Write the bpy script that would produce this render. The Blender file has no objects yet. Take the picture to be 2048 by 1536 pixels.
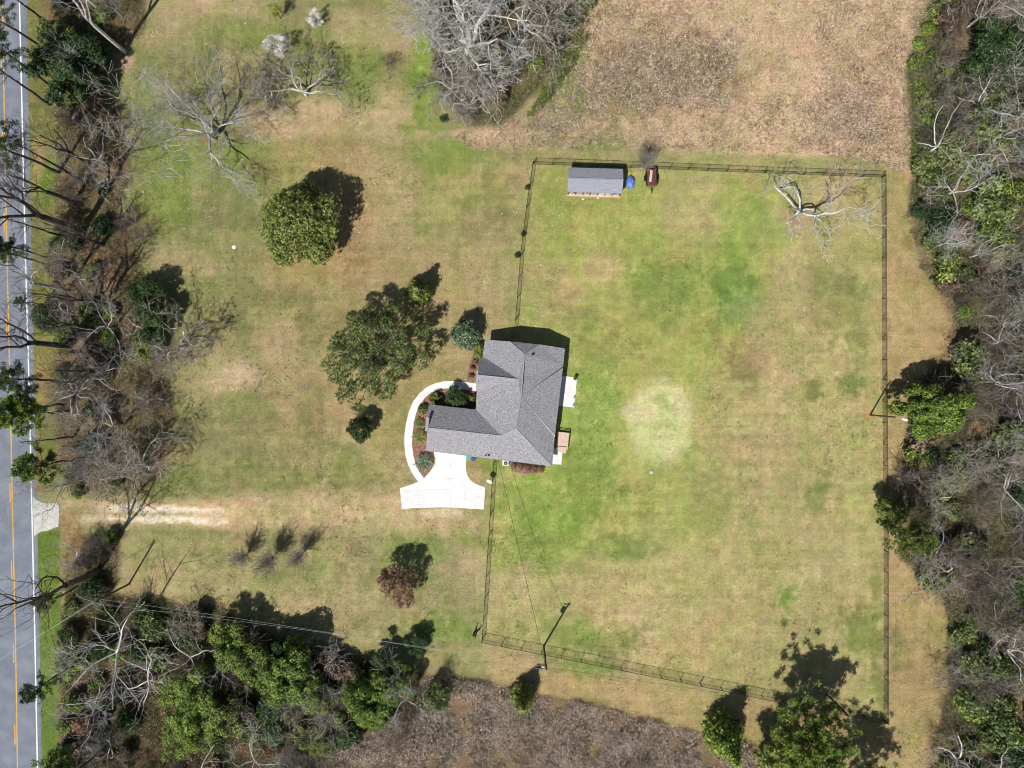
import bpy, math, random
import numpy as np
from mathutils import Vector, Matrix
R = math.radians
sc = bpy.context.scene
COL = sc.collection
# ------------------------------------------------------------------ camera, sky, sun, exposure
CH = 120.0                       # drone height in metres
SC = 0.075                       # metres per photo pixel on the ground
cam_d = bpy.data.cameras.new("camera"); cam = bpy.data.objects.new("camera", cam_d); COL.objects.link(cam)
cam.location = (0, 0, CH); cam.rotation_euler = (0, 0, 0)
cam_d.sensor_fit = 'HORIZONTAL'; cam_d.angle = 2 * math.atan(76.8 / CH)
cam_d.clip_start = 1.0; cam_d.clip_end = 3000
sc.camera = cam
SUN_EL = R(53); SUN_DIR = Vector((-0.51 * math.cos(SUN_EL), -0.86 * math.cos(SUN_EL), math.sin(SUN_EL))).normalized()
w = bpy.data.worlds.new("World"); sc.world = w; w.use_nodes = True
nt = w.node_tree; nt.nodes.clear()
sky = nt.nodes.new('ShaderNodeTexSky'); sky.sky_type = 'NISHITA'; sky.sun_disc = False
sky.sun_elevation = SUN_EL; sky.sun_rotation = math.atan2(SUN_DIR.x, SUN_DIR.y)
bg = nt.nodes.new('ShaderNodeBackground'); bg.inputs['Strength'].default_value = 0.06
wo = nt.nodes.new('ShaderNodeOutputWorld')
nt.links.new(sky.outputs[0], bg.inputs[0]); nt.links.new(bg.outputs[0], wo.inputs[0])
sd = bpy.data.lights.new("sun", 'SUN'); sun = bpy.data.objects.new("sun", sd); COL.objects.link(sun)
sd.energy = 4.9; sd.angle = R(0.5); sd.color = (1.0, 0.965, 0.91)
sun.rotation_euler = SUN_DIR.to_track_quat('Z', 'Y').to_euler()
sc.view_settings.view_transform = 'Standard'; sc.view_settings.look = 'None'
sc.view_settings.gamma = 1; sc.view_settings.exposure = 0.08
sc.cycles.filter_width = 1.0; sc.cycles.max_bounces = 5; sc.cycles.diffuse_bounces = 2; sc.cycles.transparent_max_bounces = 4

# ------------------------------------------------------------------ helpers
def P(px, py, z=0.0):
    k = SC * (CH - z) / CH
    return Vector(((px - 1024) * k, (768 - py) * k, z))
def base_of(px, py, z):                                   # ground point under a thing whose crown shows at px,py and height z
    p = P(px, py, z); return Vector((p.x, p.y, 0))
def tag(o, label=None, cat=None, group=None, kind=None):
    if label: o['label'] = label
    if cat: o['category'] = cat
    if group: o['group'] = group
    if kind: o['kind'] = kind
    return o
def empty(name, loc, label, cat, group=None, rz=0.0):
    o = bpy.data.objects.new(name, None); COL.objects.link(o); o.location = loc; o.rotation_euler = (0, 0, rz)
    o.empty_display_size = .3
    return tag(o, label, cat, group)
def npmesh(name, V, Fs, mats, parent=None, smooth=False, midx=None):
    """Fs: int array (k,c) or list of such arrays"""
    if not isinstance(Fs, (list, tuple)): Fs = [Fs]
    Fs = [np.asarray(f, dtype=np.int32) for f in Fs if len(f)]
    me = bpy.data.meshes.new(name)
    V = np.asarray(V, dtype=np.float32).reshape(-1, 3)
    nl = sum(f.size for f in Fs); nf = sum(len(f) for f in Fs)
    me.vertices.add(len(V)); me.vertices.foreach_set('co', V.ravel())
    me.loops.add(nl); me.loops.foreach_set('vertex_index', np.concatenate([f.ravel() for f in Fs]))
    me.polygons.add(nf)
    tot = np.concatenate([np.full(len(f), f.shape[1], np.int32) for f in Fs])
    st = np.concatenate([[0], np.cumsum(tot)[:-1]]).astype(np.int32)
    me.polygons.foreach_set('loop_start', st)
    if midx is not None: me.polygons.foreach_set('material_index', np.asarray(midx, dtype=np.int32))
    if smooth: me.polygons.foreach_set('use_smooth', np.ones(nf, bool))
    me.update(calc_edges=True)
    for m in (mats if isinstance(mats, (list, tuple)) else [mats]): me.materials.append(m)
    o = bpy.data.objects.new(name, me); COL.objects.link(o)
    if parent: o.parent = parent
    return o
class MB:
    def __init__(s): s.v = []; s.f = []; s.m = []
    def add(s, vs, fs, m=0):
        n = len(s.v); s.v += [tuple(v) for v in vs]
        s.f += [tuple(i + n for i in f) for f in fs]; s.m += [m] * len(fs); return s
    def box(s, c, d, rz=0, m=0, rx=0, ry=0):
        M = Matrix.Rotation(rz, 3, 'Z') @ Matrix.Rotation(ry, 3, 'Y') @ Matrix.Rotation(rx, 3, 'X')
        vs = [Vector(c) + M @ Vector((x * d[0] / 2, y * d[1] / 2, z * d[2] / 2)) for z in (-1, 1) for x, y in ((-1, -1), (1, -1), (1, 1), (-1, 1))]
        return s.add(vs, [(3, 2, 1, 0), (4, 5, 6, 7), (0, 1, 5, 4), (1, 2, 6, 5), (2, 3, 7, 6), (3, 0, 4, 7)], m)
    def tube(s, p0, p1, r0, r1=None, n=8, m=0, caps=True):
        r1 = r0 if r1 is None else r1
        p0, p1 = Vector(p0), Vector(p1); d = (p1 - p0).normalized()
        a = d.cross(Vector((0, 0, 1)) if abs(d.z) < .9 else Vector((1, 0, 0))).normalized(); b = d.cross(a)
        vs = [p + (a * math.cos(t) + b * math.sin(t)) * r for p, r in ((p0, r0), (p1, r1)) for t in [2 * math.pi * k / n for k in range(n)]]
        fs = [(k, (k + 1) % n, n + (k + 1) % n, n + k) for k in range(n)]
        if caps: fs += [tuple(range(n - 1, -1, -1)), tuple(range(n, 2 * n))]
        return s.add(vs, fs, m)
    def prism(s, pts, z0, z1, m=0):
        n = len(pts)
        ar = sum(pts[i][0] * pts[(i + 1) % n][1] - pts[(i + 1) % n][0] * pts[i][1] for i in range(n))
        if ar < 0: pts = pts[::-1]
        vs = [(p[0], p[1], z) for z in (z0, z1) for p in pts]
        return s.add(vs, [tuple(range(n - 1, -1, -1)), tuple(range(n, 2 * n))] + [(k, (k + 1) % n, n + (k + 1) % n, n + k) for k in range(n)], m)
    def lathe(s, c, prof, n=16, m=0):
        vs = [(c[0] + r * math.cos(2 * math.pi * k / n), c[1] + r * math.sin(2 * math.pi * k / n), c[2] + z) for r, z in prof for k in range(n)]
        fs = [(j * n + k, j * n + (k + 1) % n, (j + 1) * n + (k + 1) % n, (j + 1) * n + k) for j in range(len(prof) - 1) for k in range(n)]
        fs += [tuple(range((len(prof) - 1) * n, len(prof) * n)), tuple(range(n - 1, -1, -1))]
        return s.add(vs, fs, m)
    def build(s, name, mats, parent=None, loc=None, smooth=False):
        me = bpy.data.meshes.new(name)
        off = Vector(loc) if loc is not None else Vector((0, 0, 0))
        me.from_pydata([tuple(Vector(v) - off) for v in s.v], [], s.f)
        for m in (mats if isinstance(mats, (list, tuple)) else [mats]): me.materials.append(m)
        if len(set(s.m)) > 1: me.polygons.foreach_set('material_index', s.m)
        if smooth: me.polygons.foreach_set('use_smooth', [True] * len(s.f))
        me.update()
        o = bpy.data.objects.new(name, me); COL.objects.link(o)
        if parent: o.parent = parent
        elif loc is not None: o.location = loc
        return o

# ------------------------------------------------------------------ materials
MATS = {}
def lin(c):                                               # sRGB 0-255 to linear
    return tuple(((x / 255) / 12.92 if x <= 10 else ((x / 255 + .055) / 1.055) ** 2.4) for x in c)
def mat(name, cols, scale=2.0, rough=.8, island=0.0, bump=0.0, detail=4, metallic=0.0, trans=0.0, objrand=0.0, bscale=None, spec=.3):
    """colour ramp over noise in object space, with per-island brightness variation"""
    m = bpy.data.materials.new(name); m.use_nodes = True; n = m.node_tree.nodes; l = m.node_tree.links
    b = n['Principled BSDF']; b.inputs['Roughness'].default_value = rough; b.inputs['Metallic'].default_value = metallic
    b.inputs['Specular IOR Level'].default_value = spec
    g = n.new('ShaderNodeNewGeometry')
    tc = n.new('ShaderNodeTexCoord')
    no = n.new('ShaderNodeTexNoise'); no.inputs['Scale'].default_value = scale; no.inputs['Detail'].default_value = detail
    no.inputs['Roughness'].default_value = .65
    l.new(tc.outputs['Object'], no.inputs['Vector'])
    fac = no.outputs['Fac']
    if island > 0:
        mr = n.new('ShaderNodeMath'); mr.operation = 'MULTIPLY_ADD'; mr.inputs[1].default_value = island; l.new(g.outputs['Random Per Island'], mr.inputs[0])
        sb = n.new('ShaderNodeMath'); sb.operation = 'SUBTRACT'; l.new(fac, sb.inputs[0]); sb.inputs[1].default_value = island / 2
        l.new(sb.outputs[0], mr.inputs[2]); fac = mr.outputs[0]
    if objrand > 0:
        oi = n.new('ShaderNodeObjectInfo')
        mr = n.new('ShaderNodeMath'); mr.operation = 'MULTIPLY_ADD'; mr.inputs[1].default_value = objrand; l.new(oi.outputs['Random'], mr.inputs[0])
        sb = n.new('ShaderNodeMath'); sb.operation = 'SUBTRACT'; l.new(fac, sb.inputs[0]); sb.inputs[1].default_value = objrand / 2
        l.new(sb.outputs[0], mr.inputs[2]); fac = mr.outputs[0]
    cr = n.new('ShaderNodeValToRGB'); l.new(fac, cr.inputs[0])
    e = cr.color_ramp.elements
    while len(e) < len(cols): e.new(.5)
    for i, c in enumerate(cols):
        e[i].position = .25 + .5 * i / max(1, len(cols) - 1); e[i].color = (*c, 1)
    l.new(cr.outputs[0], b.inputs['Base Color'])
    if bump > 0:
        bp = n.new('ShaderNodeBump'); bp.inputs['Strength'].default_value = bump; bp.inputs['Distance'].default_value = .05
        n2 = n.new('ShaderNodeTexNoise'); n2.inputs['Scale'].default_value = bscale or scale * 3; l.new(tc.outputs['Object'], n2.inputs['Vector'])
        l.new(n2.outputs['Fac'], bp.inputs['Height']); l.new(bp.outputs[0], b.inputs['Normal'])
    if trans > 0:
        out = n['Material Output']; tr = n.new('ShaderNodeBsdfTranslucent'); mx = n.new('ShaderNodeMixShader'); mx.inputs[0].default_value = trans
        l.new(cr.outputs[0], tr.inputs[0]); l.new(b.outputs[0], mx.inputs[1]); l.new(tr.outputs[0], mx.inputs[2]); l.new(mx.outputs[0], out.inputs[0])
    MATS[name] = m
    return m
def vary(c, a=.6, b=1.4): return [tuple(x * a for x in c), c, tuple(min(1, x * b) for x in c)]
m_barkgrey = mat('bark_grey', vary((.50, .485, .47), .5, 1.5), 3, island=.3, objrand=.25)
m_barkwhite = mat('bark_white', vary((.60, .57, .53), .7, 1.3), 3, island=.3)
m_twig = mat('twig_brown', vary((.36, .31, .26), .45, 1.6), 2, island=.5, objrand=.4)
m_barkdark = mat('bark_dark', vary((.075, .06, .055), .5, 1.9), 3, island=.2)
m_barkbrown = mat('bark_brown', vary((.16, .13, .11), .5, 1.6), 3, island=.3, objrand=.3)
m_moss = mat('moss_grey', vary((.22, .225, .2), .4, 1.7), 1.2, island=.6)
m_lbright = mat('leaf_bright', [(.03, .065, .012), (.135, .205, .032), (.34, .44, .08)], .8, island=.75, trans=.25, rough=.6, objrand=.15)
m_lmid = mat('leaf_mid', [(.026, .05, .01), (.13, .17, .035), (.36, .40, .10)], .8, island=.75, trans=.2, rough=.6, objrand=.15)
m_ldark = mat('leaf_dark', [(.014, .035, .010), (.035, .07, .018), (.09, .13, .04)], .8, island=.5, trans=.15, rough=.5, objrand=.2)
m_lolive = mat('leaf_olive', [(.035, .06, .015), (.12, .165, .045), (.30, .34, .12)], .8, island=.75, trans=.2, rough=.6, objrand=.2)
m_lgrey = mat('leaf_blue_green', [(.025, .055, .022), (.085, .14, .06), (.27, .34, .20)], .9, island=.7, rough=.4, trans=.1)
m_lyellow = mat('leaf_yellow', [(.12, .17, .02), (.30, .36, .04), (.45, .48, .1)], 1, island=.5, trans=.3)
m_lrust = mat('leaf_rust', [(.07, .035, .02), (.20, .11, .065), (.36, .23, .15)], .8, island=.6, trans=.1)
m_lbrown = mat('leaf_brown', [(.05, .035, .022), (.13, .095, .06), (.28, .21, .14)], .7, island=.7, trans=.1, objrand=.2)
m_blossom = mat('blossom_white', vary((.72, .70, .70), .8, 1.2), 2, island=.4)
m_pine = mat('needle_green', [(.02, .045, .012), (.06, .095, .028), (.13, .18, .06)], .8, island=.5, trans=.15, objrand=.25)
m_shingle = mat('shingle_grey', [(.075, .073, .08), (.25, .245, .262), (.60, .59, .62)], 6.5, rough=.9, bump=.5, bscale=12, detail=8)
m_ridge = mat('shingle_light', vary((.30, .30, .32), .6, 1.3), 5, rough=.9)
m_shedroof = mat('shingle_blue_grey', vary((.26, .27, .31), .6, 1.4), 5, rough=.85, bump=.2)
m_fascia = mat('painted_trim', vary((.62, .60, .58), .95, 1.03), 2, rough=.6)
m_siding = mat('siding_beige', vary((.42, .38, .33), .92, 1.08), 3, rough=.8)
m_concrete = mat('concrete_white', [(.58, .57, .55), (.72, .71, .69), (.80, .79, .775)], .9, rough=.9, bump=.05, detail=8)
m_concold = mat('concrete_old', [(.36, .35, .31), (.50, .49, .45), (.60, .59, .54)], .8, rough=.9, detail=8)
m_joint = mat('joint_dark', vary((.5, .49, .48)), 2)
m_wood = mat('wood_pale', vary((.58, .43, .34), .8, 1.2), 3, rough=.8)
m_woodgrey = mat('wood_weathered', vary((.30, .24, .20), .7, 1.3), 3)
m_pole = mat('wood_pole', vary((.09, .06, .045), .6, 1.4), 3)
m_black = mat('black_coating', vary((.012, .014, .013)), 3, rough=.4)
m_metal = mat('metal_grey', vary((.45, .46, .48), .8, 1.2), 3, rough=.4, metallic=.3)
m_white = mat('white_paint', vary((.8, .8, .8), .93, 1.05), 3, rough=.4)
m_glass = mat('window_glass', vary((.05, .07, .09)), 1, rough=.1, spec=.8)
m_blue = mat('blue_tarp', [(.03, .07, .35), (.10, .18, .55), (.35, .45, .85)], 3.5, rough=.35, bump=1.0, bscale=5)
m_red = mat('rust_red', vary((.18, .055, .035), .6, 1.4), 3)
m_teal = mat('teal_plastic', vary((.06, .35, .28), .8, 1.2), 3, rough=.4)
m_navy = mat('navy_plastic', vary((.03, .05, .14), .8, 1.3), 3, rough=.4)
m_rubber = mat('rubber', vary((.02, .02, .02)), 3)
m_asphalt = mat('asphalt', [(.125, .145, .18), (.175, .195, .235), (.24, .26, .30)], .35, rough=.9, detail=10)
m_yellow = mat('road_yellow', vary((.62, .36, .07), .75, 1.15), 1.5)
m_linewhite = mat('road_white', vary((.72, .72, .72), .85, 1.1), 1.5)
m_cable = mat('cable_pale', vary((.42, .45, .45)), 1)
m_cabledark = mat('cable_dark', vary((.05, .05, .05)), 1)
m_mulch = mat('mulch_red', [(.10, .04, .025), (.25, .12, .09), (.42, .28, .22)], 3, detail=8, bump=.5)
m_rock = mat('rock', vary((.6, .55, .5), .8, 1.2), 3)
m_tannsg = mat('dry_grass', [(.14, .095, .06), (.46, .345, .25), (.80, .66, .54)], .35, island=.85, trans=.15, rough=.9)
m_brush = mat('dry_brush', [(.04, .036, .024), (.24, .18, .13), (.50, .39, .30), (.88, .74, .62)], .22, island=1.0, rough=.9)
m_under = mat('undergrowth', [(.035, .055, .018), (.13, .16, .045), (.30, .23, .145), (.11, .12, .05), (.42, .34, .25), (.18, .22, .07)], .16, island=.7, rough=.9, objrand=.05)
m_green_weed = mat('weed_green', [(.04, .08, .012), (.11, .17, .03), (.22, .28, .05)], .5, island=.5, trans=.2)

# ------------------------------------------------------------------ noise and masks (numpy)
rng = np.random.default_rng(7)
_lat = rng.random((6, 256, 256))
def vnoise(x, y, s, k=0):
    x = x / s; y = y / s; xi = np.floor(x).astype(int); yi = np.floor(y).astype(int); fx = x - xi; fy = y - yi
    fx = fx * fx * (3 - 2 * fx); fy = fy * fy * (3 - 2 * fy); L = _lat[k % 6]; g = lambda a, b: L[(a + 37 * k) % 256, (b + 91 * k) % 256]
    return (g(xi, yi) * (1 - fx) + g(xi + 1, yi) * fx) * (1 - fy) + (g(xi, yi + 1) * (1 - fx) + g(xi + 1, yi + 1) * fx) * fy
def fbm(x, y, s, k=0, o=4):
    a = 0; t = 0; w_ = 1
    for i in range(o): a = a + w_ * vnoise(x, y, s / 2 ** i, k + i); t += w_; w_ *= .55
    return a / t
def sstep(a, b, x): t = np.clip((x - a) / (b - a), 0, 1); return t * t * (3 - 2 * t)
def inpoly(px, py, poly):
    ins = np.zeros(np.shape(px), bool); n = len(poly)
    for i in range(n):
        x1, y1 = poly[i]; x2, y2 = poly[(i + 1) % n]
        if y1 == y2: continue
        c = ((y1 > py) != (y2 > py)) & (px < (x2 - x1) * (py - y1) / (y2 - y1) + x1); ins ^= c
    return ins
def dline(px, py, pts, closed=False):
    d = np.full(np.shape(px), 1e9); n = len(pts)
    for i in range(n if closed else n - 1):
        ax, ay = pts[i]; bx, by = pts[(i + 1) % n]; vx, vy = bx - ax, by - ay; L = vx * vx + vy * vy + 1e-9
        t = np.clip(((px - ax) * vx + (py - ay) * vy) / L, 0, 1)
        d = np.minimum(d, np.hypot(px - ax - t * vx, py - ay - t * vy))
    return d
def polymask(px, py, poly, soft=14):
    d = dline(px, py, poly, True); s = np.where(inpoly(px, py, poly), d, -d); return s
# region outlines, in photo pixels on the ground
LEFTWOOD = [(112, -300), (300, -300), (285, 60), (215, 110), (225, 200), (255, 300), (250, 440), (300, 560), (330, 690), (350, 820), (330, 900), (300, 990), (130, 990), (110, 820), (115, 640), (105, 450), (120, 250), (95, 60)]
LOWLEFT = [(140, 1075), (240, 1065), (235, 1150), (225, 1190), (330, 1205), (430, 1215), (560, 1275), (640, 1300), (760, 1320), (850, 1350), (930, 1370), (880, 1420), (800, 1450), (700, 1480), (640, 1560), (640, 1850), (125, 1850), (120, 1300)]
BRUSH = [(850, 1350), (960, 1366), (1060, 1385), (1200, 1410), (1330, 1445), (1420, 1470), (1500, 1495), (1580, 1510), (1600, 1850), (640, 1850), (640, 1500), (760, 1440)]
RIGHTWOOD = [(1880, -300), (1868, 0), (1835, 70), (1815, 150), (1830, 260), (1822, 340), (1815, 440), (1840, 520), (1880, 590), (1905, 650), (1900, 700), (1840, 760), (1815, 850), (1810, 930), (1790, 1000), (1800, 1110), (1830, 1150), (1880, 1190), (1905, 1260), (1890, 1320), (1895, 1400), (1865, 1470), (1850, 1560), (1845, 1850), (2400, 1850), (2400, -300)]
TOPOAK = [(885, -300), (1200, -300), (1185, 0), (1160, 60), (1130, 110), (1080, 170), (1040, 215), (1000, 250), (940, 255), (905, 215), (870, 160), (862, 60)]
DRYFIELD = [(1195, -300), (1185, 10), (1150, 80), (1120, 140), (1060, 210), (1000, 255), (930, 250), (905, 275), (940, 296), (1010, 292), (1100, 296), (1200, 292), (1300, 300), (1420, 305), (1560, 308), (1700, 310), (1815, 345), (1822, 250), (1800, 150), (1830, 70), (1862, 0), (1880, -300)]
# ------------------------------------------------------------------ ground
def make_ground():
    st = 0.32
    xs = np.concatenate([[-900, -500, -300, -180, -130], np.arange(-100, 100.01, st), [130, 180, 300, 500, 900]])
    ys = np.concatenate([[-900, -500, -300, -180, -110], np.arange(-80, 80.01, st), [110, 180, 300, 500, 900]])
    X, Y = np.meshgrid(xs, ys); nx, ny = len(xs), len(ys)
    px = X / SC + 1024; py = 768 - Y / SC
    wx = (fbm(X, Y, 9, 1) - .5) * 90 + (fbm(X, Y, 2.2, 2) - .5) * 36; wy = (fbm(X, Y, 9, 3) - .5) * 90 + (fbm(X, Y, 2.2, 4) - .5) * 36
    n1 = fbm(X, Y, 5, 0); n2 = fbm(X, Y, 1.7, 2, 3); n4 = fbm(X + 9, Y, .8, 5, 2); n3 = fbm(X, Y, 22, 5, 3)
    C = np.zeros(X.shape + (3,)); C[:] = lin((148, 137, 100))
    def lay(col, wgt):
        nonlocal C
        wgt = np.clip(wgt, 0, 1)[..., None]; C = C * (1 - wgt) + np.array(lin(col)) * wgt
    def ell(cx, cy, rx, ry, col, s=.8, rot=0, hard=.5):
        dx = px + wx * min(1, rx / 60) - cx; dy = py + wy * min(1, ry / 60) - cy; c, s_ = math.cos(R(rot)), math.sin(R(rot))
        u = (dx * c + dy * s_) / rx; v = (-dx * s_ + dy * c) / ry
        d = np.sqrt(u * u + v * v) + (n2 - .5) * 1.1 + (n1 - .5) * .6 + (n4 - .5) * .9
        lay(col, s * (1 - sstep(1 - hard, 1 + hard, d)))
    def pol(poly, col, s=1, soft=10, wob=.35):
        d = polymask(px + wx * wob, py + wy * wob, poly); lay(col, s * sstep(-soft, soft, d))
    TAN = (170, 150, 112); PINK = (178, 154, 122); ORG = (164, 134, 96); GRN = (124, 138, 68); DGR = (100, 122, 58); YGR = (156, 158, 86); OLV = (128, 126, 80); LIT = (180, 170, 130)
    # wide areas
    pol([(-400, -300), (1000, -300), (1000, 290), (800, 560), (560, 1000), (60, 1000)], (132, 128, 84), .8, 60)
    pol([(560, 240), (820, 280), (1040, 330), (1020, 640), (880, 780), (800, 1000), (540, 1000), (520, 560)], (158, 139, 100), .85, 50)
    pol([(1066, 329), (1763, 355), (1767, 1439), (965, 1279), (1000, 920), (1030, 650)], (158, 148, 98), .9, 12, .1)
    pol([(1066, 329), (1600, 345), (1580, 660), (1420, 760), (1400, 1100), (1200, 1130), (975, 1150), (1000, 920), (1130, 700), (1030, 640)], (152, 152, 84), .85, 60)
    pol([(1560, 640), (1763, 600), (1767, 1439), (1150, 1310), (1180, 1120), (1420, 1060), (1440, 760)], (168, 154, 108), .7, 70)
    pol([(1770, 330), (1830, 330), (1830, 520), (1900, 620), (1900, 1560), (1700, 1600), (1560, 1520), (1000, 1385), (960, 1300), (1768, 1450)], (163, 139, 100), .95, 14, .2)
    pol([(240, 1090), (700, 1080), (800, 1300), (640, 1290), (240, 1200)], (156, 143, 102), .7, 30)
    # streaky blocks left of the house
    for c in [(640, 880, 70, 60, TAN, .5), (600, 900, 110, 60, (128, 122, 82), .55), (470, 750, 42, 34, (186, 160, 134), .85), (430, 730, 60, 50, PINK, .4), (590, 690, 60, 80, PINK, .5),
              (620, 640, 26, 50, OLV, .7), (560, 600, 90, 24, OLV, .5), (670, 560, 90, 30, TAN, .6), (390, 540, 60, 26, PINK, .6), (340, 500, 40, 22, PINK, .35), (300, 460, 60, 60, OLV, .5),
              (430, 430, 80, 60, (120, 120, 78), .5), (470, 330, 110, 60, (122, 132, 70), .7), (330, 340, 60, 100, (118, 132, 62), .7), (300, 200, 60, 80, (120, 130, 68), .5),
              (600, 240, 110, 34, PINK, .85), (700, 235, 130, 30, PINK, .8), (830, 262, 60, 20, PINK, .7), (780, 190, 34, 44, PINK, .6), (795, 60, 60, 50, PINK, .6), (700, 60, 40, 34, PINK, .5), (400, 15, 110, 34, PINK, .85),
              (330, 60, 60, 40, PINK, .5), (500, 130, 60, 34, PINK, .35), (640, 130, 70, 60, (126, 136, 72), .6), (470, 60, 90, 26, GRN, .55), (720, 160, 60, 70, GRN, .5), (845, 130, 22, 120, (118, 142, 52), .9), (850, 250, 50, 18, (116, 136, 58), .7),
              (880, 320, 66, 32, (122, 140, 66), .85), (900, 390, 60, 60, YGR, .4), (650, 320, 110, 30, (160, 136, 98), .5), (700, 430, 60, 120, (166, 138, 102), .7), (660, 530, 110, 34, ORG, .7), (600, 540, 60, 30, ORG, .5),
              (780, 400, 50, 90, PINK, .5), (870, 440, 60, 60, (142, 144, 88), .5), (960, 420, 50, 60, OLV, .4), (980, 560, 50, 80, TAN, .5), (850, 690, 60, 40, OLV, .4), (790, 850, 60, 40, (148, 138, 80), .5), (830, 760, 60, 30, (160, 138, 92), .6),
              (560, 960, 180, 26, (124, 126, 76), .6), (330, 960, 100, 30, (118, 126, 70), .7), (700, 940, 40, 60, (120, 128, 70), .5), (620, 830, 26, 60, (140, 128, 88), .5)]:
        ell(*c[:6])
    # fenced yard
    for c in [(1110, 440, 40, 60, (132, 136, 76), .6), (1220, 430, 130, 50, YGR, .5), (1160, 520, 90, 50, YGR, .6), (1200, 540, 40, 30, (186, 162, 120), .7), (1290, 560, 40, 34, (128, 142, 72), .8), (1330, 590, 60, 60, (126, 140, 72), .7),
              (1500, 460, 60, 80, (132, 148, 76), .8), (1540, 420, 60, 40, (136, 150, 78), .7), (1440, 520, 60, 50, GRN, .6), (1500, 610, 60, 44, (112, 134, 70), .85), (1470, 560, 60, 26, (104, 128, 60), .7), (1380, 420, 60, 60, PINK, .5), (1410, 370, 40, 20, PINK, .45),
              (1620, 430, 60, 60, TAN, .5), (1700, 400, 60, 50, TAN, .5), (1700, 620, 60, 50, OLV, .6), (1660, 560, 60, 30, OLV, .5), (1590, 560, 40, 60, PINK, .55), (1100, 580, 70, 60, TAN, .6), (1150, 640, 60, 30, OLV, .4), (1240, 690, 60, 40, (146, 136, 88), .6),
              (1180, 720, 40, 60, (128, 138, 64), .6), (1190, 840, 60, 110, (138, 155, 78), .85), (1130, 880, 30, 70, (136, 156, 74), .7), (1160, 960, 70, 60, (118, 134, 60), .7), (1060, 1010, 70, 60, (138, 154, 74), .85), (1100, 1080, 60, 60, (118, 138, 58), .7), (1040, 1090, 40, 50, GRN, .6),
              (1250, 1090, 60, 30, (100, 122, 56), .75), (1160, 1150, 50, 60, TAN, .5), (1030, 1180, 40, 60, PINK, .6), (1240, 1190, 60, 60, (170, 148, 106), .6), (1270, 1260, 50, 60, PINK, .6), (1180, 1270, 90, 34, (118, 132, 62), .75), (1230, 1290, 60, 30, OLV, .6), (1380, 1300, 60, 50, (168, 144, 104), .6),
              (1318, 905, 50, 30, (186, 178, 132), .5), (1330, 803, 22, 20, (142, 150, 90), .85), (1275, 830, 24, 40, (184, 166, 132), .6), (1490, 730, 34, 34, (120, 102, 70), .75), (1500, 700, 60, 40, (158, 140, 96), .5), (1700, 770, 30, 22, (112, 124, 66), .8), (1630, 780, 16, 20, (108, 118, 66), .7), (1540, 940, 90, 60, TAN, .5),
              (1400, 960, 80, 70, (150, 148, 92), .5), (1570, 1190, 26, 34, (112, 134, 62), .85), (1632, 1000, 20, 40, (118, 130, 68), .7), (1568, 1246, 7, 9, (80, 104, 46), .9), (1720, 1270, 34, 50, (120, 130, 66), .7), (1700, 1240, 40, 20, OLV, .5), (1756, 1190, 12, 50, (114, 124, 62), .6), (1760, 1380, 14, 60, (112, 120, 58), .6),
              (1560, 800, 50, 90, (176, 154, 116), .5), (1560, 640, 70, 50, (176, 152, 116), .5), (1640, 1120, 90, 60, (174, 158, 116), .5), (1500, 1120, 70, 60, (158, 150, 98), .5), (1450, 830, 70, 60, (164, 152, 102), .5), (1370, 1050, 90, 50, (148, 146, 88), .5)]:
        ell(*c[:6])
    dd_ = np.hypot((px + wx * .22 - 1322) / 72, (py + wy * .22 - 842) / 80) + (n2 - .5) * .35 + (n4 - .5) * .5; lay((204, 194, 152), .7 * (1 - sstep(.72, 1.12, dd_)))
    ell(1326, 803, 20, 16, (146, 154, 92), .85)
    # lower lawn
    for c in [(880, 1250, 80, 34, (116, 136, 60), .85), (820, 1110, 60, 60, GRN, .6), (950, 1150, 30, 60, PINK, .45), (940, 1060, 40, 40, (138, 142, 76), .6), (700, 1150, 60, 26, (140, 134, 92), .6), (580, 1140, 60, 30, (128, 128, 84), .55), (360, 1060, 80, 22, (126, 128, 76), .7), (450, 1100, 60, 30, OLV, .5), (330, 1110, 60, 40, OLV, .5),
              (330, 1160, 40, 26, PINK, .5), (600, 1220, 60, 20, PINK, .45), (440, 1210, 110, 16, (168, 142, 100), .6), (980, 920, 30, 40, (124, 142, 56), .8), (950, 955, 14, 16, (176, 146, 112), .8), (1150, 1330, 50, 20, (118, 132, 60), .7), (890, 1310, 90, 20, (142, 138, 80), .6), (1740, 1500, 60, 60, TAN, .5),
              (1800, 1300, 16, 40, OLV, .6), (1810, 640, 50, 60, (168, 144, 104), .6), (1812, 440, 10, 90, (150, 148, 92), .5)]:
        ell(*c[:6])
    # driveway dust between the concrete and the gravel
    pol([(400, 1006), (600, 985), (810, 975), (815, 1022), (970, 1030), (960, 1062), (800, 1070), (600, 1062), (400, 1048)], (172, 150, 116), .9, 16, .15)
    ell(885, 1028, 40, 10, (205, 180, 158), .9); ell(1020, 1350, 10, 5, TAN, .5)
    # tracks
    pol([(112, 1004), (460, 1000), (700, 1000), (812, 990), (812, 1030), (700, 1052), (440, 1056), (112, 1050)], (184, 158, 124), .85, 12, .2)
    for yy, x0, x1 in ((1016, 195, 445), (1037, 165, 450)):
        d = dline(px + wx * .15, py + wy * .12, [(x0, yy), (x1, yy + 4)]); lay((222, 206, 190), .98 * (1 - sstep(2, 9, d + (n4 - .5) * 14 + (n2 - .5) * 8)))
    d = dline(px + wx * .15, py + wy * .15, [(110, 1018), (200, 1018)]); lay((160, 138, 112), .7 * (1 - sstep(4, 16, d)))
    d = dline(px + wx * .15, py + wy * .15, [(110, 1038), (210, 1036)]); lay((168, 144, 118), .7 * (1 - sstep(3, 10, d)))
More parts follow.
